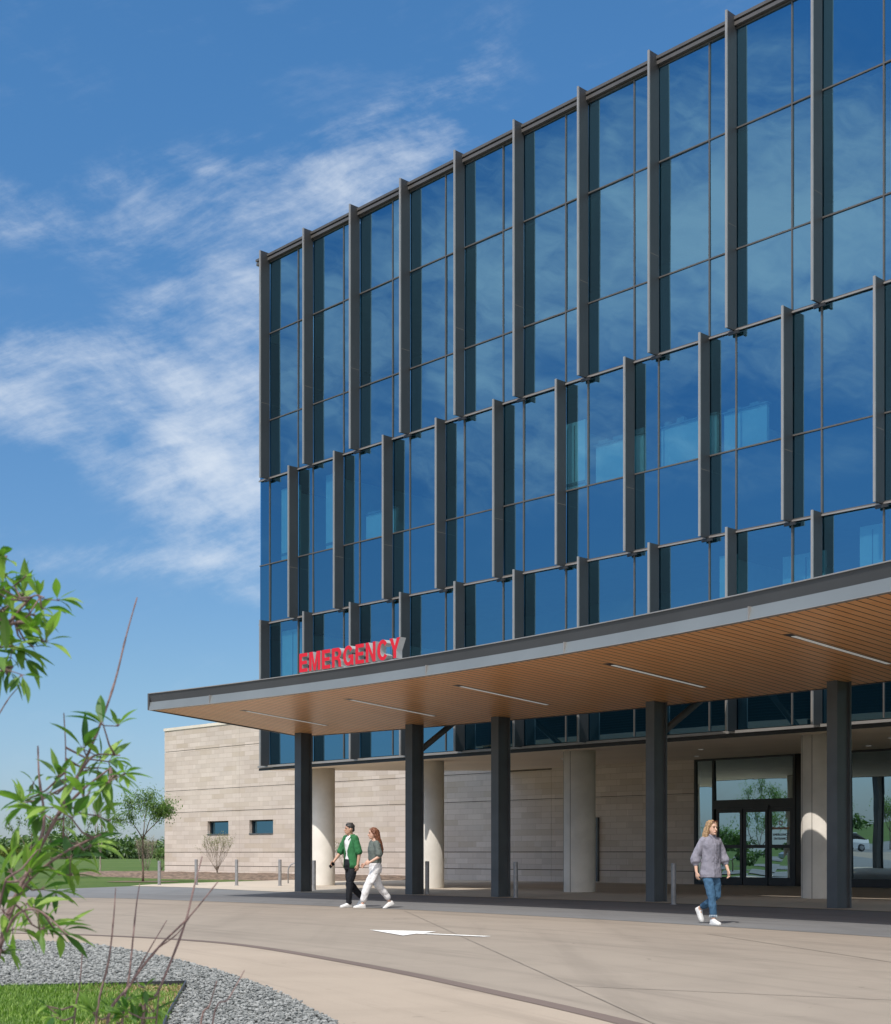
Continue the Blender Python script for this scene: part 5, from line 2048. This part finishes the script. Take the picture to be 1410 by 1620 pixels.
# --- man in an open green shirt, walking left
def man():
    yaw_c = math.radians(6)
    sk = skin_mat('tan_skin', (0.46, 0.27, 0.185))
    hairm = hair_mat('black_hair', (0.012, 0.011, 0.011), (0.04, 0.036, 0.034))
    heading = math.radians(180 + 38)
    hip, ch = Vector((0.0, 0, 0.95)), Vector((0.015, 0, 1.40))
    LA, RA = Vector((0.13, 0.085, 0.0)), Vector((-0.34, -0.085, 0.0))
    body = MB()
    torso(body, hip, ch, 0, yaw_c, 0.98, 0.90)
    # legs under the trousers
    limb(body, (0, 0.085, 0.90), (0.10, 0.085, 0.50), (0.13, 0.085, 0.09), 0.075, 0.052, 0.036)
    limb(body, (0, -0.085, 0.90), (-0.02, -0.09, 0.50), (-0.36, -0.085, 0.17), 0.075, 0.052, 0.036)
    ring_tube(body, [(0.13, 0.085, 0.09), (0.19, 0.085, 0.045)], [0.034, 0.028])
    ring_tube(body, [(-0.36, -0.085, 0.17), (-0.30, -0.085, 0.09)], [0.034, 0.028])
    # arms: right one forward with the phone, left one down
    rs, re, rw = Vector((0.02, -0.19, 1.43)), Vector((0.10, -0.285, 1.15)), Vector((0.27, -0.27, 0.965))
    ls, le, lw = Vector((0.03, 0.19, 1.43)), Vector((-0.03, 0.255, 1.14)), Vector((0.02, 0.27, 0.90))
    limb(body, rs, re, rw, 0.050, 0.038, 0.026)
    limb(body, ls, le, lw, 0.050, 0.038, 0.026)
    hand(body, rw, (0.75, 0.15, -0.75), (0.0, 1, 0.1), 0.55, 1)
    hand(body, lw, (0.15, 0.02, -1), (0, -1, 0), 0.45, -1)
    hy = math.radians(-22)
    hc = Vector((0.045, 0, 1.655))
    ring_tube(body, [(0.015, 0, 1.46), (0.03, 0, 1.56), hc + Vector((0, 0, -0.05))], [0.060, 0.056, 0.058])
    T, Rm = head_parts(body, hc, hy, 0.0, 1.0, False)
    P = fuse(body, 'person', sk, None, 0.006, 3)
    tag(P, 'man in an open green shirt over a white tee walking left with a phone', 'person')
    face_bits(T, Rm, 1.0, P, hairm)
    h = MB()
    h.ball(T(-0.012, 0, 0.055), 0.101, 0.083, 0.083, rot=Rm, rows=12, n=18)
    h.ball(T(0.022, 0, 0.098), 0.058, 0.064, 0.036, rot=Rm)
    h.ball(T(-0.055, 0, -0.005), 0.055, 0.074, 0.060, rot=Rm)
    for sg in (-1, 1):
        h.ball(T(0.012, sg * 0.070, 0.035), 0.022, 0.010, 0.030, rot=Rm)
    for k in range(26):
        a = R.uniform(0, 6.28)
        h.ball(T(-0.005 + 0.055 * math.cos(a), 0.05 * math.sin(a), 0.118 + R.uniform(-0.012, 0.014)), 0.020, 0.015, 0.018, rows=5, n=8)
    fuse(h, 'hair', hairm, P, 0.007, 2)
    t = MB()
    tee = cloth('white_tee', (0.72, 0.72, 0.72), 0.9, 0.3)
    torso(t, hip + Vector((0, 0, 0)), ch, 0, yaw_c, 1.05, 1.02)
    fuse(t, 'tee_shirt', tee, P, 0.01, 4)
    gm = cloth('green_shirt', (0.035, 0.155, 0.06), 0.85, 0.9, 8)
    rows = []
    for z, rx, ry, op in ((0.83, 0.158, 0.205, 0.60), (0.90, 0.155, 0.203, 0.65), (1.00, 0.142, 0.19, 0.52), (1.10, 0.136, 0.184, 0.24), (1.20, 0.138, 0.19, 0.22), (1.30, 0.142, 0.20, 0.42), (1.38, 0.138, 0.208, 0.55), (1.44, 0.118, 0.204, 0.60), (1.485, 0.092, 0.160, 0.55), (1.525, 0.078, 0.098, 0.62), (1.545, 0.074, 0.082, 0.68)):
        tt = max(0, min(1, (z - 0.95) / 0.5))
        rows.append((0.015 * tt, 0, z, rx, ry, op))
    sh = open_shell('open_shirt', gm, P, rows, 0.012, lambda z: yaw_c * max(0, min(1, (z - .95) / .5)))
    for a, e_, w_ in ((rs, re, rw), (ls, le, lw)):
        s_ = MB()
        n = 16
        m0 = a.lerp(e_, -0.12)
        ring_tube(s_, [m0, a.lerp(e_, 0.25), a.lerp(e_, 0.6), a.lerp(e_, 0.86)], [0.074, 0.078, 0.078, 0.083], 18)
        fuse(s_, 'sleeve', gm, sh, 0.009, 3)
    c_ = MB()      # collar folded open
    for sg in (-1, 1):
        ring_tube(c_, [(-0.055, sg * 0.02, 1.545), (-0.02, sg * 0.082, 1.54), (0.05, sg * 0.088, 1.505), (0.12, sg * 0.065, 1.43)], [0.013, 0.016, 0.02, 0.012], 8)
    fuse(c_, 'collar', gm, sh, 0.007, 2)
    tr = MB()
    bm_ = cloth('black_trousers', (0.016, 0.017, 0.021), 0.8, 0.9, 9)
    rings = [oval((0, 0, z), rx, ry) for z, rx, ry in ((0.80, 0.12, 0.165), (0.88, 0.14, 0.19), (0.95, 0.135, 0.182), (1.02, 0.122, 0.165))]
    tr.loft(rings)
    ring_tube(tr, [(0, 0.09, 0.88), (0.06, 0.09, 0.68), (0.105, 0.087, 0.50), (0.12, 0.086, 0.28), (0.125, 0.085, 0.10)], [0.098, 0.092, 0.080, 0.070, 0.064], 18)
    ring_tube(tr, [(0, -0.09, 0.88), (-0.015, -0.09, 0.68), (-0.03, -0.09, 0.50), (-0.20, -0.088, 0.32), (-0.345, -0.085, 0.185)], [0.098, 0.090, 0.080, 0.070, 0.062], 18)
    fuse(tr, 'trousers', bm_, P, 0.009, 3)
    shoe((0.13, 0.085, 0.0), (1, 0.05, 0), 0.0, P, 1.12)
    shoe((-0.385, -0.085, 0.105), (1, -0.05, 0), 0.62, P, 1.12)
    loc = gp(556, 1435.5)
    place(P, (loc.x, loc.y, 0.006), heading)
    # phone held in the right hand
    ph = MB()
    q = rw + Vector((0.75, 0.15, -0.75)).normalized() * 0.105 + Vector((0.0, 0.022, 0.0))
    dv = Vector((0.8, 0.1, -0.6)).normalized()
    sv = dv.cross(Vector((0, 1, 0.1)).normalized())
    nv = dv.cross(sv)
    for q0 in (q,):
        C8 = []
        for a in (-1, 1):
            for b_ in (-1, 1):
                for c in (-1, 1):
                    C8.append(q0 + dv * 0.075 * a + sv * 0.036 * b_ + nv * 0.0045 * c)
        i = len(ph.v)
        ph.v += [tuple(p) for p in C8]
        for f in ((0, 1, 3, 2), (4, 6, 7, 5), (0, 4, 5, 1), (2, 3, 7, 6), (0, 2, 6, 4), (1, 5, 7, 3)):
            ph.f.append(tuple(i + k for k in f))
            ph.m.append(0)
    po = bevel_mod(ph.build('phone', M['black_panel']), 0.003)
    place(po, P.location, heading)
    tag(po, 'small black phone held in the right hand of the man in green', 'phone')


man()


# --- woman in white trousers walking left beside him
def woman_white():
    s = 1.66 / 1.77
    sk = skin_mat('fair_skin', (0.56, 0.34, 0.25))
    hairm = hair_mat('auburn_hair', (0.10, 0.035, 0.018), (0.22, 0.085, 0.04))
    heading = math.radians(180 + 22)
    S = lambda x, y, z: Vector((x, y, z)) * s
    hip, ch = S(0, 0, 0.95), S(0.02, 0, 1.40)
    body = MB()
    yaw_c = math.radians(10)
    torso(body, hip, ch, 0, yaw_c, 0.86, 0.86, s)
    la, ra = S(0.33, 0.075, 0.09), S(-0.37, -0.07, 0.135)
    limb(body, S(0, 0.085, 0.90), S(0.20, 0.08, 0.51), la, 0.075 * s, 0.050 * s, 0.033 * s)
    limb(body, S(0, -0.085, 0.90), S(-0.09, -0.08, 0.50), ra, 0.075 * s, 0.050 * s, 0.033 * s)
    ring_tube(body, [la, la + S(0.05, 0, -0.04)], [0.032, 0.027])
    ring_tube(body, [ra, ra + S(0.06, 0, -0.06)], [0.032, 0.027])
    ls, le, lw = S(0.03, 0.165, 1.42), S(-0.02, 0.235, 1.15), S(0.20, 0.245, 1.03)
    rs, re, rw = S(0.02, -0.165, 1.42), S(0.0, -0.215, 1.14), S(0.19, -0.16, 0.98)
    limb(body, ls, le, lw, 0.042, 0.034, 0.024)
    limb(body, rs, re, rw, 0.042, 0.034, 0.024)
    hand(body, lw, (0.9, -0.1, -0.35), (0, -1, -0.2), 0.6, -1, 0.92)
    hand(body, rw, (0.8, 0.0, -0.6), (0, 1, 0), 0.6, 1, 0.92)
    hc = S(0.05, 0, 1.655)
    hy = math.radians(-8)
    ring_tube(body, [S(0.015, 0, 1.46), S(0.03, 0, 1.56), hc + Vector((0, 0, -0.05))], [0.050, 0.046, 0.048])
    T, Rm = head_parts(body, hc, hy, 0.05, 0.96, True)
    P = fuse(body, 'person', sk, None, 0.006, 3)
    tag(P, 'woman with long auburn hair, grey tee and white cropped trousers walking beside the man', 'person')
    face_bits(T, Rm, 0.96, P, hairm)
    h = MB()
    h.ball(T(-0.018, 0, 0.045), 0.101, 0.086, 0.087, rot=Rm, rows=12, n=18)
    for sg in (-1, 1):
        ring_tube(h, [T(0.04, sg * 0.055, 0.085), T(0.00, sg * 0.083, 0.02), T(-0.03, sg * 0.086, -0.06), T(-0.075, sg * 0.075, -0.16)], [0.03, 0.028, 0.032, 0.034], 10)
    ring_tube(h, [T(-0.07, 0, 0.02), T(-0.085, 0, -0.09), T(-0.12, 0.01, -0.22), T(-0.155, 0.02, -0.36), T(-0.16, 0.03, -0.46)], [0.072, 0.068, 0.064, 0.052, 0.028], 14)
    ring_tube(h, [T(-0.075, 0.06, -0.1), T(-0.115, 0.065, -0.24), T(-0.15, 0.06, -0.4)], [0.04, 0.044, 0.028], 10)
    ring_tube(h, [T(-0.075, -0.06, -0.1), T(-0.115, -0.065, -0.24), T(-0.14, -0.06, -0.38)], [0.04, 0.044, 0.028], 10)
    fuse(h, 'hair', hairm, P, 0.008, 3)
    t = MB()
    gm = cloth('grey_green_tee', (0.115, 0.135, 0.125), 0.9, 0.8, 9)
    rings = []
    for z, rx, ry, cx in ((0.99, 0.115, 0.148, 0.0), (1.02, 0.138, 0.172, 0.0), (1.08, 0.140, 0.172, 0.005), (1.18, 0.140, 0.172, 0.012), (1.28, 0.148, 0.178, 0.018), (1.36, 0.140, 0.184, 0.018), (1.43, 0.112, 0.182, 0.015), (1.48, 0.08, 0.135, 0.012), (1.51, 0.062, 0.078, 0.012)):
        rings.append(oval(S(cx, 0, z), rx * s, ry * s, yaw_c * max(0, min(1, (z - .95) / .5))))
    t.loft(rings)
    for a, e_ in ((ls, le), (rs, re)):
        ring_tube(t, [a.lerp(e_, -0.1), a.lerp(e_, 0.3), a.lerp(e_, 0.62), a.lerp(e_, 0.82)], [0.066, 0.072, 0.075, 0.078], 16)
    fuse(t, 'tee_shirt', gm, P, 0.009, 4)
    tr = MB()
    wm = cloth('white_trousers', (0.66, 0.645, 0.65), 0.85, 0.9, 9, 0.04)
    rings = [oval(S(0, 0, z), rx * s, ry * s) for z, rx, ry in ((0.78, 0.12, 0.165), (0.88, 0.142, 0.188), (0.96, 0.132, 0.172), (1.06, 0.112, 0.146), (1.09, 0.108, 0.142))]
    tr.loft(rings)
    ring_tube(tr, [S(0.01, 0.09, 0.88), S(0.11, 0.088, 0.69), S(0.205, 0.083, 0.51), S(0.265, 0.08, 0.34), S(0.305, 0.077, 0.20)], [0.102 * s, 0.098 * s, 0.088 * s, 0.082 * s, 0.072 * s], 18)
    ring_tube(tr, [S(-0.01, -0.09, 0.88), S(-0.05, -0.088, 0.69), S(-0.095, -0.083, 0.51), S(-0.22, -0.078, 0.36), S(-0.315, -0.073, 0.235)], [0.102 * s, 0.098 * s, 0.088 * s, 0.080 * s, 0.070 * s], 18)
    # cargo pocket
    ring_tube(tr, [S(0.08, 0.175, 0.70), S(0.14, 0.170, 0.58)], [0.045, 0.045], 10)
    fuse(tr, 'trousers', wm, P, 0.009, 3)
    shoe(S(0.335, 0.075, 0.0) + Vector((0.0, 0, 0.008)), (1, 0.06, 0), -0.06, P, 1.0)
    shoe(S(-0.39, -0.07, 0.055), (1, -0.03, 0), 0.42, P, 1.0)
    loc = gp(594, 1437.5)
    place(P, (loc.x, loc.y, 0.006), heading)


woman_white()


# --- woman in a grey blouse and jeans walking right, towards the camera
def woman_blouse():
    s = 1.66 / 1.77
    sk = skin_mat('light_skin', (0.60, 0.38, 0.28))
    hairm = hair_mat('blond_hair', (0.22, 0.12, 0.055), (0.46, 0.31, 0.17))
    heading = math.radians(-62)
    S = lambda x, y, z: Vector((x, y, z)) * s
    hip, ch = S(0, 0, 0.95), S(0.015, 0, 1.40)
    body = MB()
    torso(body, hip, ch, 0, 0, 0.88, 0.88, s)
    ra, la = S(0.16, -0.06, 0.09), S(-0.40, 0.09, 0.26)
    limb(body, S(0, -0.085, 0.90), S(0.12, -0.075, 0.50), ra, 0.075 * s, 0.050 * s, 0.033 * s)
    limb(body, S(0, 0.085, 0.90), S(0.07, 0.08, 0.49), la, 0.075 * s, 0.050 * s, 0.033 * s)
    ring_tube(body, [ra, ra + S(0.05, 0, -0.04)], [0.032, 0.027])
    ring_tube(body, [la, la + S(0.02, 0, -0.08)], [0.032, 0.027])
    rs, re, rw = S(0.0, -0.17, 1.42), S(-0.08, -0.265, 1.15), S(-0.03, -0.275, 0.90)
    ls, le, lw = S(0.0, 0.17, 1.42), S(0.02, 0.275, 1.15), S(0.13, 0.285, 0.92)
    limb(body, rs, re, rw, 0.042, 0.034, 0.024)
    limb(body, ls, le, lw, 0.042, 0.034, 0.024)
    hand(body, rw, (0.12, 0.05, -1), (0.1, 1, 0), 0.4, 1, 0.95)
    hand(body, lw, (0.3, -0.05, -0.95), (-0.1, -1, 0), 0.4, -1, 0.95)
    hc = S(0.045, 0, 1.655)
    hy = math.radians(3)
    ring_tube(body, [S(0.01, 0, 1.46), S(0.028, 0, 1.56), hc + Vector((0, 0, -0.05))], [0.050, 0.046, 0.048])
    T, Rm = head_parts(body, hc, hy, 0.03, 0.96, True)
    P = fuse(body, 'person', sk, None, 0.006, 3)
    tag(P, 'woman with long blond hair in a loose grey blouse and blue jeans walking right alone', 'person')
    face_bits(T, Rm, 0.96, P, hairm)
    h = MB()
    h.ball(T(-0.022, 0, 0.045), 0.101, 0.088, 0.088, rot=Rm, rows=12, n=18)
    for sg in (-1, 1):
        ring_tube(h, [T(0.045, sg * 0.050, 0.090), T(0.01, sg * 0.085, 0.03), T(-0.01, sg * 0.090, -0.06), T(-0.03, sg * 0.088, -0.15), T(-0.06, sg * 0.11, -0.24)], [0.028, 0.026, 0.030, 0.036, 0.030], 10)
        ring_tube(h, [T(-0.06, sg * 0.06, -0.02), T(-0.085, sg * 0.075, -0.15), T(-0.12, sg * 0.10, -0.30), T(-0.125, sg * 0.11, -0.40)], [0.05, 0.05, 0.042, 0.02], 10)
    ring_tube(h, [T(-0.07, 0, 0.02), T(-0.085, 0, -0.09), T(-0.125, 0, -0.22), T(-0.14, 0.0, -0.38)], [0.072, 0.070, 0.066, 0.03], 14)
    fuse(h, 'hair', hairm, P, 0.008, 3)
    # sunglasses pushed up on the hair
    g = MB()
    ring_tube(g, [T(0.070, -0.055, 0.105), T(0.082, -0.03, 0.112), T(0.086, 0, 0.112), T(0.082, 0.03, 0.112), T(0.070, 0.055, 0.105)], [0.010, 0.013, 0.006, 0.013, 0.010], 8)
    tag(g.build('sunglasses', simple('tortoise_plastic', (0.10, 0.03, 0.015), 0.3), None, smooth=True), 'brown sunglasses pushed up on the blond hair of the woman in the grey blouse', 'sunglasses')
    gl = bpy.data.objects['sunglasses']
    bl = MB()
    gm = cloth('grey_blouse', (0.235, 0.23, 0.28), 0.9, 1.0, 8, 0.07)
    rings = []
    for z, rx, ry in ((0.80, 0.160, 0.208), (0.86, 0.160, 0.208), (0.95, 0.150, 0.196), (1.05, 0.140, 0.184), (1.16, 0.136, 0.176), (1.28, 0.140, 0.182), (1.37, 0.142, 0.196), (1.44, 0.112, 0.188), (1.485, 0.082, 0.14), (1.52, 0.066, 0.078), (1.545, 0.062, 0.068)):
        rings.append(oval(S(0.012, 0, z), rx * s, ry * s))
    bl.loft(rings)
    for a, e_, w_ in ((rs, re, rw), (ls, le, lw)):
        ring_tube(bl, [a.lerp(e_, -0.08), a.lerp(e_, 0.4), e_.lerp(a, 0.15), e_.lerp(w_, 0.18), e_.lerp(w_, 0.36), e_.lerp(w_, 0.47)], [0.060, 0.066, 0.072, 0.084, 0.078, 0.046], 18)
    ob = fuse(bl, 'blouse', gm, P, 0.009, 4)
    c_ = MB()
    for sg in (-1, 1):
        ring_tube(c_, [S(-0.05, sg * 0.015, 1.555), S(-0.01, sg * 0.070, 1.55), S(0.06, sg * 0.058, 1.53), S(0.105, sg * 0.045, 1.475)], [0.012, 0.015, 0.018, 0.009], 8)
    fuse(c_, 'collar', gm, ob, 0.007, 2)
    btn = MB()
    for z in (1.40, 1.31, 1.22, 1.13, 1.04):
        btn.ball(S(0.012 + (0.146 if z < 1.35 else 0.138), 0, z), 0.006, rows=5, n=8)
        btn.build('button', EYE, ob)
        btn = MB()
    pl = MB()
    ring_tube(pl, [S(0.152, 0.0, 1.40), S(0.155, 0.0, 1.3), S(0.151, 0, 1.16), S(0.155, 0, 1.05), S(0.168, 0, 0.9), S(0.172, 0, 0.83)], [0.006] * 6, 6)
    pl.build('placket', gm, ob, smooth=True)
    je = MB()
    jm = cloth('blue_denim', (0.055, 0.125, 0.215), 0.85, 0.9, 9, 0.22)
    rings = [oval(S(0, 0, z), rx * s, ry * s) for z, rx, ry in ((0.78, 0.115, 0.155), (0.86, 0.132, 0.175), (0.94, 0.126, 0.168), (1.0, 0.115, 0.155))]
    je.loft(rings)
    ring_tube(je, [S(0.01, -0.088, 0.88), S(0.075, -0.082, 0.69), S(0.125, -0.077, 0.50), S(0.150, -0.068, 0.32), S(0.158, -0.062, 0.175)], [0.094 * s, 0.085 * s, 0.070 * s, 0.064 * s, 0.064 * s], 18)
    ring_tube(je, [S(0.01, 0.088, 0.88), S(0.05, 0.084, 0.69), S(0.072, 0.082, 0.49), S(-0.12, 0.086, 0.385), S(-0.31, 0.09, 0.295)], [0.094 * s, 0.085 * s, 0.072 * s, 0.064 * s, 0.060 * s], 18)
    jo = fuse(je, 'jeans', jm, P, 0.009, 3)
    fr = MB()          # frayed hems
    for k in range(70):
        a = 2 * PI * k / 70
        c0 = S(0.158, -0.062, 0.165)
        p = c0 + Vector((0.060 * math.cos(a), 0.060 * math.sin(a), 0.0))
        fr.tube([p, p + Vector((R.uniform(-.01, .01), R.uniform(-.01, .01), -R.uniform(0.02, 0.045)))], [0.003, 0.001], 4)
    fr.build('frayed_hem', simple('pale_threads', (0.45, 0.52, 0.58), 0.9), jo)
    shoe(S(0.165, -0.06, 0.0), (1, -0.12, 0), 0.0, P, 1.0)
    shoe(S(-0.455, 0.09, 0.185), (1, 0.10, 0), 1.02, P, 1.0)
    loc = gp(1124, 1462.5)
    place(P, (loc.x, loc.y, 0.006), heading)
    place(gl, P.location, heading)


woman_blouse()
